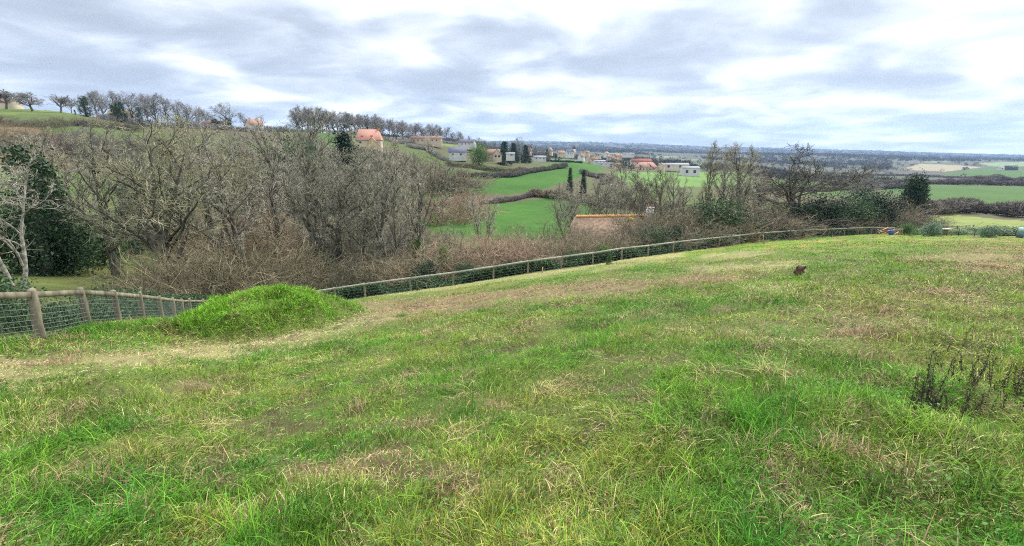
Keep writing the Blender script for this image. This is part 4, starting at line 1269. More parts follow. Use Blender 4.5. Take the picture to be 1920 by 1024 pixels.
hedge([(182, 318), (230, 322), (300, 330), (360, 335), (420, 340), (480, 345), (550, 380)], 9, 4.2, 'grey brown scrub along the skyline under the bare trees', 'twig_far', 90, 215, leaf=.3)
hedge([(550, 400), (620, 405), (700, 430), (760, 480), (860, 630)], 8, 3.6, 'low scrub under the long row of tall bare trees on the hill crest', 'twig_far', 80, 245, leaf=.3)
for i, (u, Y, vt, kd) in enumerate([(8, 245, 214, 'purple'), (34, 240, 220, 'olive'), (62, 250, 222, 'purple'), (92, 245, 217, 'brown'), (122, 255, 214, 'olive'), (150, 260, 220, 'purple'), (178, 268, 216, 'brown'), (208, 275, 222, 'olive'), (240, 280, 226, 'purple')]):
    bush(u, Y, vt, kd, 'grey leafless scrub below the hilltop grass strip, %s from the left' % ORD[i], 1.9, 'scrub below the hilltop grass strip', vref=235)
hedge([(655, 270), (690, 268), (735, 275), (790, 330)], 8, 4.6, 'bushes half hiding the foot of the house with the big orange red roof', 'twig_olive', 200, 275, leaf=.25)
hedge([(765, 455), (800, 465), (835, 430)], 6, 3.4, 'garden bushes in front of the long low cream house', 'twig_far', 160, 285, leaf=.3)
hedge([(838, 408), (875, 405), (940, 400), (985, 430)], 7, 3.6, 'shrubs below the slate roofed house and the cream house with the big gable', 'twig_brown', 160, 295, leaf=.3)

# ------------------------------------------------------------------ far woods on the plain and the ridge: nobody could count these trees
def build_woodland():
    rng = np.random.default_rng(9)
    n = 26000
    Y = np.exp(rng.uniform(math.log(560), math.log(9000), n)); S = rng.uniform(-.35, 1.5, n); X = S * Y
    fi = np.clip(np.round((S - S_G[0]) / (S_G[1] - S_G[0])).astype(int), 0, NS - 1)
    fj = np.clip(np.round((np.log(Y) - LY[0]) / (LY[1] - LY[0])).astype(int), 0, NY - 1)
    green = COVER.reshape(NS, NY, 3)[fi, fj, 1] > .085
    u, v = pix(X, Y, ground(X, Y))
    cl = fbm(X * .0032, Y * .0016, 44, 4)
    town = (u > 985) & (u < 1330) & (Y < 1050)
    wood = (u > 1400) & (Y > 1800) & (u < 1760)
    k = (~green) & ((cl > np.where(Y > 4200, .30, .47)) | wood | (rng.random(n) < .05)) & (~(town & (rng.random(n) < .55))) & ~((u < 985) & (Y < 1200)) & ~((Y < 2700) & (u > 1670) & (rng.random(n) < .9))
    X, Y = X[k], Y[k]; n = len(X); Z = ground(X, Y)
    per = 26
    big = np.clip(Y / 1400, .7, 4.0)
    r = rng.uniform(4.0, 7.5, n) * big; h = rng.uniform(8, 14, n) * np.clip(Y / 2500, .85, 1.5)
    ev = rng.random(n) < .18
    Xr, Yr, Zr, rr, hr = [np.repeat(a, per) for a in (X, Y, Z, r, h)]
    N = n * per
    q = norm(rng.normal(0, 1, (N, 3))) * (rng.random(N) ** .35)[:, None]
    C = np.stack([Xr + q[:, 0] * rr, Yr + q[:, 1] * rr, Zr + hr * (.42 + .45 * q[:, 2])], 1)
    d = norm(q * np.array([.8, .8, .5]) + rng.normal(0, .35, (N, 3)) + np.array([0, 0, .6]))
    L = hr * .34 * rng.uniform(.6, 1.3, N); s = norm(np.cross(d, rng.normal(0, 1, (N, 3)))); w = np.minimum(rr, hr) * .16
    V = np.stack([C - s * w[:, None], C + s * w[:, None], C + d * L[:, None]], 1)
    c0 = np.where(ev[:, None], np.array((.03, .05, .028)), lerp(np.tile(np.array((.060, .054, .050)), (n, 1)), np.array((.115, .098, .080)), rng.random(n)))
    col = np.repeat(c0, per * 3, 0) * np.repeat(rng.uniform(.75, 1.25, N), 3)[:, None]
    b = MB().add(V.reshape(-1, 3), np.arange(N * 3).reshape(N, 3), col)
    tag(obj('distant_woodland', b.mesh('distant_woodland', attr_mat('woodland', .95, spec=.05))), 'purple brown leafless woods covering the far plain and ridge', 'woodland', kind='stuff')


build_woodland()

# ------------------------------------------------------------------ houses
WALLS = {}
def wall_mat(key, c):
    if key not in WALLS: WALLS[key] = noise_mat(key, tuple(x * .82 for x in c), c, .8, rough=.95)
    return WALLS[key]


def roof_mat(key, c1, c2):
    if key not in WALLS: WALLS[key] = noise_mat(key, c1, c2, 1.6, rough=.9, bump=.3, stretch=(1, 1, 3))
    return WALLS[key]


CREAM = wall_mat('cream_render', (.52, .43, .31)); WHITE = wall_mat('white_render', (.54, .53, .50)); STONE = wall_mat('pale_stone', (.55, .47, .36)); OCHRE = wall_mat('ochre_render', (.55, .43, .24))
TILE = roof_mat('red_tiles', (.32, .155, .11), (.42, .22, .16)); BROWNT = roof_mat('brown_tiles', (.15, .09, .065), (.27, .17, .12)); SLATE = roof_mat('slate', (.085, .085, .11), (.16, .16, .20)); GREYR = roof_mat('grey_sheet', (.22, .22, .23), (.33, .33, .34)); PINKT = roof_mat('faded_tiles', (.26, .14, .10), (.38, .22, .16)); DKRED = roof_mat('dark_red_tiles', (.16, .06, .045), (.25, .10, .07))
GLASS = noise_mat('window_glass', (.02, .025, .03), (.06, .07, .08), 2.0, rough=.15, spec=.5)
BRICK = noise_mat('chimney_brick', (.30, .14, .09), (.42, .22, .14), 4.0)


def gable_walls(L, Wd, hw, hr, hip=0.0):
    b = MB(); x, y = L / 2, Wd / 2
    z0 = -4.0
    V = [(-x, -y, z0), (x, -y, z0), (x, y, z0), (-x, y, z0), (-x, -y, hw), (x, -y, hw), (x, y, hw), (-x, y, hw), (-x, 0, hw + hr), (x, 0, hw + hr)]
    b.add(V, [(0, 1, 5, 4), (2, 3, 7, 6), (1, 2, 6, 5), (3, 0, 4, 7)])
    if not hip:
        b.F.append(np.array([[5, 6, 9], [7, 4, 8]])); b.M.append(np.zeros(2, np.int32))
    return b


def gable_roof(L, Wd, hw, hr, over=.35, hip=0.0, th=.18):
    b = MB(); x, y = L / 2 + over, Wd / 2 + over
    k = hr / (Wd / 2); e = hw - over * k + .05; r = hw + hr + .05
    xr = x - hip
    for dz, fl in ((0, 1), (th, 0)):
        V = [(-x, -y, e + dz), (x, -y, e + dz), (x, y, e + dz), (-x, y, e + dz), (-xr, 0, r + dz), (xr, 0, r + dz)]
        n0 = b.n
        b.add(V, [(0, 1, 5, 4), (2, 3, 4, 5)])
        b.F.append(np.array([[1, 2, 5], [3, 0, 4]]) + n0) if hip else None
        if hip: b.M.append(np.zeros(2, np.int32))
    e0 = [0, 1, 2, 3]
    b.F.append(np.array([[0, 1, 7, 6], [2, 3, 9, 8]] + ([[1, 2, 8, 7], [3, 0, 6, 9]] if hip else [[1, 5, 11, 7], [5, 2, 8, 11], [3, 4, 10, 9], [4, 0, 6, 10]])))
    b.M.append(np.zeros(len(b.F[-1]), np.int32))
    return b


def house(u, v_base, Y, L, Wd, hw, hr, wm, rm, label, rot=0.0, wins=(), chim=(), hip=0.0, name='house', cat='house', gable_wins=(), doors=()):
    z = float(kv(v_base)) * Y; X = float(sx(u, v_base)) * Y
    root = empty(name, (X, Y, z), label, cat, None, rot)
    obj('wall', gable_walls(L, Wd, hw, hr, hip).mesh('wall', wm), root)
    rf = obj('roof', gable_roof(L, Wd, hw, hr, hip=hip).mesh('roof', rm), root)
    for cx, ch in chim:
        b = MB(); b.box((cx, 0, hw + hr + ch / 2 - .4), (1.1, .7, ch + .8)); b.box((cx, 0, hw + hr + ch + .06), (1.3, .9, .14))
        obj('chimney', b.mesh('chimney', BRICK), rf)
    for wx, wz, ww, wh in wins:
        b = MB(); b.box((0, 0, 0), (ww, .12, wh)); f = obj('window', b.mesh('window', GLASS), root, (wx, -Wd / 2 - .02, wz))
    for wx, wz, ww, wh in doors:
        b = MB(); b.box((0, 0, 0), (ww, .14, wh)); obj('door', b.mesh('door', M['wood_dark']), root, (wx, -Wd / 2 - .02, wz))
    for wy, wz, ww, wh in gable_wins:
        b = MB(); b.box((0, 0, 0), (.12, ww, wh)); obj('window', b.mesh('window', GLASS), root, (L / 2 + .02, wy, wz))
    return root


# on the opposite hill
h = house(693, 272, 285, 13.6, 9, 3.0, 5.4, CREAM, TILE, 'house with a big orange red tiled roof on the wooded hill', .06, [(-4, 1.5, 1.1, 1.2), (4.6, 1.5, 1.0, 1.2)], [(5.6, .9)], hip=1.6)
b = MB(); 
obj('wing_wall', gable_walls(4.4, 4.2, 2.6, 2.2).mesh('wing_wall', OCHRE), h, (3.0, -5.6, -.8), math.pi / 2)
obj('wing_roof', gable_roof(4.4, 4.2, 2.6, 2.2, .25).mesh('wing_roof', TILE), h, (3.0, -5.6, -.8), math.pi / 2)
for dx in (-3.2, 2.2):
    d = MB(); d.box((dx, -2.9, 4.9), (1.3, 1.2, 1.0)); obj('dormer', d.mesh('dormer', WALLS['red_tiles']), h)
h = house(800, 267, 495, 30, 7, 3.6, 2.4, CREAM, BROWNT, 'long low cream house with many chimneys under the hilltop trees', .05, [(x, 1.9, 1.1, 1.4) for x in (-12, -8, -4, 2, 6, 10)], [(-9, 1.3), (-2, 1.5), (5, 1.3), (11, 1.3)])
obj('gable_wing', gable_walls(3.5, 4.6, 4.0, 2.4).mesh('gable_wing', CREAM), h, (1.2, -3.6, 0), math.pi / 2)
house(876, 273, 520, 17, 8, 3.2, 3.0, WHITE, SLATE, 'white house with a grey roof and a white gable highest above the bramble heap', -.35, [(-4, 1.7, 1.2, 1.3), (0, 1.7, 1.2, 1.3), (4, 1.7, 1.2, 1.3)], [(3, .9)])
h = house(858, 293, 440, 15.5, 8.5, 3.6, 4.2, WHITE, SLATE, 'white house with a steep purple slate roof and a roof light on the hillside', .10, [(-4, 1.7, 1.2, 1.3), (3, 1.7, 1.6, 1.5)], [])
d = MB(); d.box((0, 0, 0), (2.8, .06, .9)); o = obj('roof_light', d.mesh('roof_light', WHITE), h, (-.3, -2.4, 5.4)); o.rotation_euler = (math.radians(44.6), 0, 0)
h = house(921, 295, 430, 15, 8, 2.9, 3.8, CREAM, BROWNT, 'cream house with a brown roof and a big front gable on the hillside', .0, [(-5, 1.5, 1.3, 1.3), (-1.5, 1.5, 1.3, 1.3)], [(-4, .7)])
obj('front_gable_wall', gable_walls(7, 7.4, 2.9, 3.9).mesh('front_gable_wall', CREAM), h, (5.2, -4.5, 0), math.pi / 2)
obj('front_gable_roof', gable_roof(7, 7.4, 2.9, 3.9, .35).mesh('front_gable_roof', BROWNT), h, (5.2, -4.5, 0), math.pi / 2)
for x, w in ((4.2, 1.6), (7.2, 1.9)):
    d = MB(); d.box((0, 0, 0), (w, .12, 1.9)); obj('window', d.mesh('window', GLASS), h, (x, -8.05, 1.2))
house(957, 293, 450, 8, 5, 2.2, .9, WHITE, GREYR, 'small white flat roofed outbuilding right of the cream house with the big gable', 0, [(1, 1.2, 2.2, 1)])
house(478, 243, 345, 9, 6, 3.4, 3.2, WHITE, PINKT, 'small white house with a red brown roof among the hilltop trees', .9, [(0, 1.8, 1.2, 1.3)], [(2, .8)], gable_wins=[(0, 2.2, 1.1, 1.2)])
house(229, 222, 335, 13, 7, 2.4, 3.0, STONE, wall_mat('beige_tiles', (.48, .38, .26)), 'beige roofed house half hidden between the ivy covered skyline trees', .1, [(2, 1.2, 1.1, 1.1)])
house(15, 198, 318, 13, 7, 1.6, 2.2, STONE, BROWNT, 'low brown roofed barn on the hilltop at the left edge', -.15, [(-3, .8, 1.0, .9)], name='barn', cat='barn')
house(405, 237, 350, 16, 6, 1.8, 1.8, STONE, BROWNT, 'low brown roof on the skyline left of the small white house', .0, [(3, .9, 1, .9)], name='barn', cat='barn')
# the town
h = house(1068, 292, 900, 14, 8, 6.5, 4.0, WHITE, SLATE, 'pale church with a dark pointed spire in the far town', .3, [(x, 3.6, .9, 2.4) for x in (-4, 0, 4)], name='church', cat='church')
d = MB(); d.box((0, 0, 4.5), (4.4, 4.4, 15)); obj('tower', d.mesh('tower', STONE), h, (8.4, 0, 0))
d = MB().add([(-2.5, -2.5, 0), (2.5, -2.5, 0), (2.5, 2.5, 0), (-2.5, 2.5, 0), (0, 0, 11)], [(3, 2, 1, 0)]); d.F.append(np.array([(0, 1, 4), (1, 2, 4), (2, 3, 4), (3, 0, 4)])); d.M.append(np.zeros(4, np.int32))
obj('spire', d.mesh('spire', SLATE), h, (8.4, 0, 12.02))
TOWN = [  # u, v_base, Y, L, W, hw, hr, wall, roof, rot, label
    (1103, 303, 700, 11, 8, 4.5, 4.4, 'CREAM', 'PINKT', 1.35, 'cream town house with a tall gable facing the green field'),
    (1113, 304, 690, 9, 7, 3.6, 3.4, 'CREAM', 'BROWNT', .2, 'lower cream town house right of the one with the tall gable'),
    (1124, 306, 670, 16, 7, 2.6, 1.2, 'WHITE', 'GREYR', .1, 'long low white town building at the corner of the green field'),
    (1136, 309, 640, 20, 5, 1.6, .8, 'WHITE', 'GREYR', -.1, 'flat white shed nearest the green field'),
    (1031, 287, 760, 10, 7, 4, 4, 'CREAM', 'PINKT', 1.2, 'cream house with a pink roof below the hill end'),
    (988, 286, 640, 11, 7, 3.2, 3.2, 'CREAM', 'PINKT', .9, 'pink roofed house left of the small conifer at the town edge'),
    (1012, 299, 560, 14, 6, 2.4, 1.6, 'WHITE', 'GREYR', .1, 'white low house at the end of the tall dark hedge'),
    (1090, 298, 800, 10, 7, 4, 4, 'WHITE', 'BROWNT', .7, 'white town house with a brown roof left of the tall cream gable'),
    (1145, 300, 820, 12, 7, 3.6, 3.2, 'WHITE', 'BROWNT', .1, 'white house with a brown roof behind the flat white shed'),
    (1153, 304, 740, 10, 7, 3.2, 3.0, 'CREAM', 'BROWNT', .3, 'cream house with a brown roof right of the flat white shed'),
    (1120, 294, 900, 12, 7, 4, 3.4, 'CREAM', 'SLATE', .4, 'cream house with a slate roof in the middle of the town'),
    (1137, 292, 980, 11, 7, 4, 3.6, 'WHITE', 'PINKT', .9, 'white house with a pink roof at the back of the town'),
    (1160, 296, 950, 12, 7, 3.6, 3, 'CREAM', 'PINKT', -.2, 'cream house with a pink roof at the back right of the town'),
    (1178, 292, 1080, 24, 10, 4.5, 1.4, 'WHITE', 'GREYR', .0, 'large pale hall behind the town'),
    (1100, 290, 1000, 12, 7, 4, 3.6, 'CREAM', 'BROWNT', .6, 'cream house with a brown roof at the back left of the town'),
    (1052, 291, 850, 11, 7, 3.8, 3.6, 'CREAM', 'PINKT', .2, 'pink roofed house left of the church'),
    (1156, 313, 610, 10, 6, 2.6, 1.8, 'CREAM', 'BROWNT', 0, 'cream cottage left of the long red roofed barn'),
    (1358, 299, 1500, 9, 7, 4, 5, 'WHITE', 'SLATE', .8, 'single white gabled house on the plain behind the grey barn'),
]
for u, vb, Y, L, Wd, hw, hr, w, r, rot, lb in TOWN:
    house(u, vb, Y, L, Wd, hw, hr, globals()[w], globals()[r], lb, rot, [(x, hw * .55, 1.1, 1.4) for x in (-L * .3, 0, L * .3)], [(L * .3, .9)] if hr > 2 else [], gable_wins=[(0, hw * .6, 1.1, 1.4)])
house(1211, 321, 600, 25, 11, 5.0, 5.6, CREAM, PINKT, 'long cream farm building with a faded red hipped roof beyond the orchard trees', .04, [(x, 2.6, 1.3, 1.9) for x in (-9, -5, -1, 3, 7)], [], hip=5, name='farm_building', cat='barn')
house(1201, 309, 680, 28, 9, 4, 4.0, STONE, DKRED, 'dark red roofed barn behind the long cream farm building', .03, [(-6, 2, 1.4, 1.6), (4, 2, 1.4, 1.6)], [], name='barn', cat='barn')
house(1239, 318, 600, 9, 8, 4.5, 3.6, CREAM, PINKT, 'small cream barn end right of the long cream farm building', 1.2, [], [], name='barn', cat='barn', gable_wins=[(0, 2, 1.6, 1.6)])
house(1293, 324, 560, 20, 9, 5.2, 1.8, WHITE, GREYR, 'long white barn with a low grey roof', .05, [], [], name='barn', cat='barn', doors=[(-5, 1.6, 3, 3.2), (4, 1.6, 3, 3.2)])
house(1262, 314, 660, 40, 10, 3.6, 2.0, STONE, GREYR, 'very long grey roofed shed behind the white barn', .04, [], [], name='barn', cat='barn', doors=[(-8, 1.5, 3, 3), (8, 1.5, 3, 3)])
house(1829, 341, 860, 22, 9, 3.0, 4.2, WHITE, wall_mat('dark_roof', (.06, .055, .06)), 'white walled farm with a dark roof on the far right plain', .1, [(x, 1.6, 1.4, 1.3) for x in (-7, -2, 4)], [], name='farm_building', cat='barn')
house(1895, 317, 1500, 34, 14, 5, 5, wall_mat('dark_boards', (.07, .065, .07)), wall_mat('dark_roof', (.06, .055, .06)), 'large dark barn on the pale fields at the far right', .1, [], [], name='barn', cat='barn', doors=[(0, 2, 5, 4)])
house(1876, 317, 1480, 16, 10, 4, 2.4, WHITE, GREYR, 'pale shed left of the large dark barn at the far right', .1, [], [], name='barn', cat='barn', doors=[(0, 1.6, 3, 3)])


def near_house():
    Y = 86.0
    zr = float(kv(407.5)) * Y
    xl, xr = float(sx(1069, 410)) * Y, float(sx(1225, 403)) * Y
    L = xr - xl; Wd = 8.4; hr = 4.4; hw = 2.7
    root = empty('cottage', ((xl + xr) / 2, Y, zr - hr - hw), 'cottage below the meadow with a weathered tiled roof, orange ridge tiles and a white chimney', 'house', None, .055)
    obj('wall', gable_walls(L - 1.2, Wd - .6, hw, hr - .3, 1).mesh('wall', CREAM), root)
    rm = noise_mat('weathered_tiles', (.15, .10, .065), (.31, .215, .14), 2.2, bump=.5, c3=(.36, .26, .16))
    rf = obj('roof', gable_roof(L, Wd, hw, hr, .3, 1.1).mesh('roof', rm), root)
    rt = MB(); n = 34
    for i in range(n):
        x = -L / 2 + 1.0 + (L - 1.6) * i / n
        t = np.linspace(0, 1, 2)
        P = np.stack([x + t * (L - 1.6) / n * 1.06, 0 * t, hw + hr + .20 + 0 * t], 1)
        rt.tube(P, [.30, .24], 8)
    obj('ridge_tiles', rt.mesh('ridge_tiles', noise_mat('orange_clay', (.52, .25, .09), (.68, .38, .16), 3.0)), rf)
    ch = MB(); ch.box((0, 0, .6), (1.15, .9, 2.1)); ch.box((0, 0, 1.7), (1.3, 1.05, .16))
    c = obj('chimney', ch.mesh('chimney', wall_mat('white_chimney', (.80, .79, .76))), rf, (L / 2 - .55, 0, hw + hr))
    for dx in (-.28, .28):
        p = MB().tube([(dx, 0, 1.75), (dx, 0, 2.35)], [.17, .14], 10); obj('chimney_pot', p.mesh('chimney_pot', WALLS['red_tiles']), c)
    lp = MB().box((0, 0, 0), (1.0, .9, .3)); lp.tube([(-.4, -.3, .1), (.3, .2, .28)], [.2, .12], 6)
    obj('lichen_patch', lp.mesh('lichen_patch', noise_mat('yellow_lichen', (.42, .30, .03), (.60, .42, .05), 5.0)), rf, (L / 2 - 4.2, -.55, hw + hr - .28))


near_house()

# ------------------------------------------------------------------ things lying and growing in the meadow
def meadow_spot(u, v):
    """point of the meadow surface seen in photo pixel (u, v)"""
    s = float(sx(u, v)); k = float(kv(v))
    ys = np.exp(np.linspace(math.log(1.2), math.log(float(fence_y(s)) * 1.2), 4000))
    z = ground(s * ys, ys)
    below = np.where(z / ys >= k)[0]
    i = int(below[0]) if len(below) else len(ys) - 1
    return np.array((s * ys[i], ys[i], z[i]))


def build_log():
    p = meadow_spot(1495, 517); Y = p[1]; sz = 26 * Y / 930
    rng = np.random.default_rng(3)
    root = empty('log', tuple(p), 'short upright dark brown rotten log in the short grass, right of the middle', 'log', None, .5)
    b = MB(); k = 18; m = 15
    t = np.linspace(0, 1, m)
    th = np.arange(k) * 2 * math.pi / k
    V = []
    for j in range(m):
        r = sz * .33 * (1 - .25 * abs(t[j] - .35)) * (1 + .20 * np.sin(th * 3 + 1 + 2 * t[j]) + .14 * np.sin(t[j] * 17) + .13 * rng.normal(0, 1, k))
        V.append(np.stack([r * np.cos(th) + t[j] ** 1.4 * sz * .45, r * .9 * np.sin(th), np.full(k, -.05 + t[j] * sz * .85)], 1))
    idx = np.arange(m * k).reshape(m, k)
    q = np.stack([idx[:-1], np.roll(idx[:-1], -1, 1), np.roll(idx[1:], -1, 1), idx[1:]], -1).reshape(-1, 4)
    b.add(np.concatenate(V), q)
    obj('bark', b.mesh('bark', noise_mat('rotten_bark', (.02, .012, .009), (.13, .075, .05), 9.0, bump=1.0, c3=(.30, .20, .14))), root)
    e = MB().add(np.concatenate([V[-1], V[-1].mean(0)[None] - [0, 0, .03]]), [[i, (i + 1) % k, k] for i in range(k)])
    obj('cut_end', e.mesh('cut_end', noise_mat('log_end', (.06, .04, .03), (.22, .15, .10), 9.0)), root)


build_log()


def dead_weed(u, v, vtop, seed, stems, spread, label, width=1.0):
    p = meadow_spot(u, v); rng = np.random.default_rng(seed)
    h = (float(kv(vtop)) - float(kv(v))) * p[1]
    b = MB()
    P0 = np.stack([rng.normal(0, spread, stems), rng.normal(0, spread, stems), np.full(stems, -.15)], 1)
    P0[:, 2] += ground(p[0] + P0[:, 0], p[1] + P0[:, 1]) - p[2]
    D0 = norm(np.stack([rng.normal(0, .16, stems), rng.normal(0, .16, stems), np.ones(stems)], 1))
    L = h * rng.uniform(.35, 1.1, stems)
    P, R = grow(rng, P0, D0, L, np.full(stems, .0045), np.full(stems, .002), 8, .045, .05)
    V, Fq = tubes(P, R, 4); b.add(V, Fq)
    a = spawn(rng, P, R, L, 20, .10, 1, .5, .2, .09, .4, .3, .8)
    P1, R1 = grow(rng, a[0], a[1], a[2], np.full(len(a[3]), .002), np.full(len(a[3]), .0012), 2, .2, .1)
    V, Fq = tubes(P1, R1, 3); b.add(V, Fq)
    C = P1[:, rng.integers(1, 3)]; C = np.repeat(C, 3, 0) + rng.normal(0, .007, (len(C) * 3, 3))
    leaves(rng, C, .009, b, 0)
    b.tube([(0, 0, -.2), (0, 0, -.09)], [spread * 1.6, spread * 1.4], 10)
    tag(obj('dead_weed', b.mesh('dead_weed', M['dead_stem']), None, tuple(p)), label, 'weed', 'dead weeds in the grass')


dead_weed(1752, 772, 668, 1, 22, .10, 'clump of dark dead weed stems standing nearest the viewer on the right')
dead_weed(1716, 768, 680, 7, 4, .03, 'two or three dark dead stems at the left side of the nearest dead weed clump')
dead_weed(1800, 768, 700, 2, 7, .08, 'short dark dead weed stems at the right side of the nearest dead weed clump')
dead_weed(1820, 722, 640, 3, 16, .16, 'dead weed clump behind and right of the nearest one', 1.5)
dead_weed(1880, 735, 640, 4, 20, .16, 'dead weed clump close to the right edge')
dead_weed(1925, 765, 655, 5, 9, .14, 'dead weed clump cut off by the right edge')
dead_weed(1770, 672, 628, 6, 6, .15, 'thin dead weed stems farthest from the viewer among the dark weeds')


def dry_clump(u, v, vtop, seed, label, n=90, spread=.12):
    p = meadow_spot(u, v); rng = np.random.default_rng(seed); h = (float(kv(vtop)) - float(kv(v))) * p[1]
    P0 = np.stack([rng.normal(0, spread, n), rng.normal(0, spread, n), np.full(n, -.18)], 1)
    D0 = norm(np.stack([rng.normal(0, .35, n), rng.normal(0, .35, n), np.ones(n)], 1))
    P, R = grow(rng, P0, D0, h * rng.uniform(.5, 1.1, n), np.full(n, .006), np.full(n, .002), 5, .12, -.04)
    V, Fq = tubes(P, R, 3); b = MB().add(V, Fq)
    b.tube([(0, 0, -.4), (0, 0, -.13)], [spread * 1.6, spread * 1.3], 8)
    tag(obj('dry_grass_clump', b.mesh('dry_grass_clump', M['straw']), None, tuple(p)), label, 'grass clump', 'dry grass clumps')


dry_clump(120, 684, 640, 1, 'upright dry brown weed clump on the straw path at the left', 120, .14)
dry_clump(312, 606, 585, 2, 'thin dry stalks in front of the left fence where it falls away', 60, .25)
dry_clump(250, 606, 592, 3, 'pale dry grass at the foot of the fourth post of the left fence', 160, .28)
dry_clump(1375, 525, 514, 4, 'pale dry tuft beside the straw patch left of the log', 90, .22)

p = meadow_spot(1017, 512)
b = MB().tube([(0, 0, -.15), (0, 0, .25), (.01, 0, .5)], [.045, .043, .04], 8); 
root = empty('marker_stake', tuple(p), 'short pale wooden stake in front of the fifth post of the long fence', 'stake')
obj('stake', b.mesh('stake', M['straw']), root)
obj('cap', MB().tube([(.01, 0, .49), (.01, 0, .53)], [.05, .035], 8).mesh('cap', WHITE), root)
p = meadow_spot(1142, 496)
place_leafy('small_conifer', CONE_G, tuple(p), (.33, .33, .3), 'small bright green conical shrub in front of the seventh post of the long fence')
p = meadow_spot(1436, 457)
b = MB().tube([(-.2, .1, -.1), (-.55, -.2, 1.1)], [.035, .03], 6)
root = empty('leaning_prop', tuple(p), 'thin pale prop leaning against the long fence at its fourteenth post', 'prop')
obj('pole', b.mesh('pole', M['straw']), root); obj('peg', MB().tube([(-.1, .1, -.1), (-.1, .1, .22)], [.04, .03], 6).mesh('peg', M['wood']), root)

# the garden corner on the right
def gspot(u, Y): return spot(u, Y, 438)


X, Y, z = gspot(1663, 77)
root = empty('plank_pile', (X, Y, z), 'heap of orange and pale planks lying before the end of the long fence', 'planks', None, .2)
rng = np.random.default_rng(8)
cols = [noise_mat('orange_planks', (.45, .20, .10), (.58, .30, .16), 4.0), noise_mat('pale_planks', (.50, .38, .24), (.66, .54, .38), 4.0), M['wood']]
for i in range(16):
    b = MB().box((0, 0, 0), (rng.uniform(.9, 2.2), .16, .05))
    o = obj('plank', b.mesh('plank', cols[i % 3]), root, (rng.uniform(-1.6, 1.4), rng.uniform(-.6, .6), .12 + .05 * i))
    o.rotation_euler = (rng.normal(0, .12), rng.normal(0, .22), rng.normal(0, .6))
X, Y, z = gspot(1683, 78.5)
root = empty('pallet', (X, Y, z), 'pale wooden pallet standing on edge right of the plank heap', 'pallet', None, .1)
for k in range(6): obj('slat', MB().box((0, 0, 0), (.14, .03, 1.15)).mesh('slat', M['wood']), root, (-.75 + .3 * k, 0, .62))
for k in range(2): obj('cross_bar', MB().box((0, 0, 0), (1.8, .08, .1)).mesh('cross_bar', cols[1]), root, (0, .065, .3 + .65 * k))
X, Y, z = gspot(1671, 75.5)
root = empty('tub', (X, Y, z), 'blue plastic tub beside the plank heap', 'tub')
b = MB().tube([(0, 0, 0), (0, 0, .35), (0, 0, .62)], [.30, .36, .40], 14); obj('body', b.mesh('body', noise_mat('blue_plastic', (.04, .07, .22), (.07, .11, .30), 3.0, rough=.5)), root)
obj('rim', MB().tube([(0, 0, .6), (0, 0, .66)], [.43, .43], 14).mesh('rim', WALLS['blue_rim'] if 'blue_rim' in WALLS else wall_mat('blue_rim', (.06, .10, .28))), root)
GS = leafy(241, 2.2, 2.6, 5200, 90, .075, 'leaf_grey', 'round')
X, Y, z = gspot(1746, 76); place_leafy('grey_shrub', GS, (X, Y, z - .1), (.98, .98, 1.0), 'large grey green shrub left of the pale topped bench in the garden corner')
X, Y, z = gspot(1855, 74); place_leafy('grey_shrub', GS, (X, Y, z - .1), (.85, .85, .85), 'dark grey green shrub right of the pale topped bench', rz=1.0)
X, Y, z = gspot(1770, 79)
root = empty('potting_bench', (X, Y, z), 'grey wooden bench with a pale top in the garden corner', 'bench', None, .08)
obj('top', MB().box((0, 0, 1.12), (2.3, 1.0, .08)).mesh('top', M['wood_rail']), root)
obj('panel', MB().box((.15, .3, .58), (1.7, .06, .95)).mesh('panel', M['wood']), root)
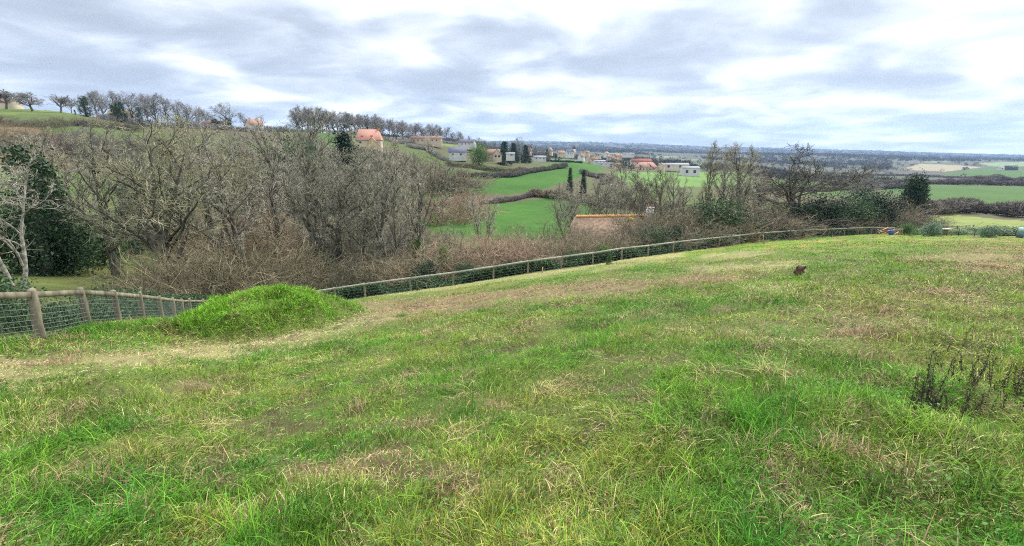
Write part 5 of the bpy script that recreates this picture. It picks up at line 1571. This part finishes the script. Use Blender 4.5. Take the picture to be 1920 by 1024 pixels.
for a in (-1, 1):
    for c in (-1, 1): obj('leg', MB().box((a * .95, c * .4, .5), (.09, .09, 1.16)).mesh('leg', M['wood']), root)
X, Y, z = gspot(1914, 76)
root = empty('water_barrel', (X, Y, z), 'pale turquoise barrel with a dark lower half at the right edge', 'barrel')
obj('body', MB().tube([(0, 0, 0), (0, 0, .5), (0, 0, 1.0)], [.42, .46, .44], 16).mesh('body', noise_mat('dark_plastic', (.05, .09, .09), (.10, .16, .16), 3.0, rough=.5)), root)
obj('lid', MB().tube([(0, 0, 1.0), (0, 0, 1.5), (0, 0, 1.62)], [.44, .41, .30], 16).mesh('lid', noise_mat('turquoise_plastic', (.26, .40, .40), (.34, .50, .50), 3.0, rough=.5)), root)
for i, (u, Y, w, lb) in enumerate([(1725, 84, 1.1, 'low green weeds between the long fence and the grey shrub'), (1800, 88, 1.5, 'green weeds behind the pale topped bench'), (1835, 92, 1.8, 'green weedy heap behind the vegetable patch, left'), (1875, 92, 2.2, 'green weedy heap behind the vegetable patch, middle'), (1915, 90, 2.2, 'green weedy heap behind the barrel at the right edge'), (1700, 82, .9, 'low green weeds right of the pallet')]):
    X, Yq, z = gspot(u, Y)
    place_leafy('weed_heap', (None, EVER[1][1]), (X, Yq, z - .2), (w * .75, w * .75, .32 + .05 * i), lb, 'weeds')

# ------------------------------------------------------------------ the air
def build_haze():
    x, y0, y1, z0, z1 = 29500, -75, 12050, float(H.min()) - 30, float(H.max()) + 40
    b = MB().box((0, (y0 + y1) / 2, (z0 + z1) / 2), (2 * x, y1 - y0, z1 - z0))
    m = bpy.data.materials.new('haze'); m.use_nodes = True; nt = m.node_tree; nt.nodes.clear()
    o = nt.nodes.new('ShaderNodeOutputMaterial'); v = nt.nodes.new('ShaderNodeVolumePrincipled')
    v.inputs['Color'].default_value = (.44, .66, 1.0, 1); v.inputs['Density'].default_value = 5.6e-5; v.inputs['Anisotropy'].default_value = .2
    nt.links.new(v.outputs[0], o.inputs['Volume'])
    h = obj('haze', b.mesh('haze', m)); tag(h, kind='stuff'); h['label'] = 'pale blue haze in the far air'


build_haze()
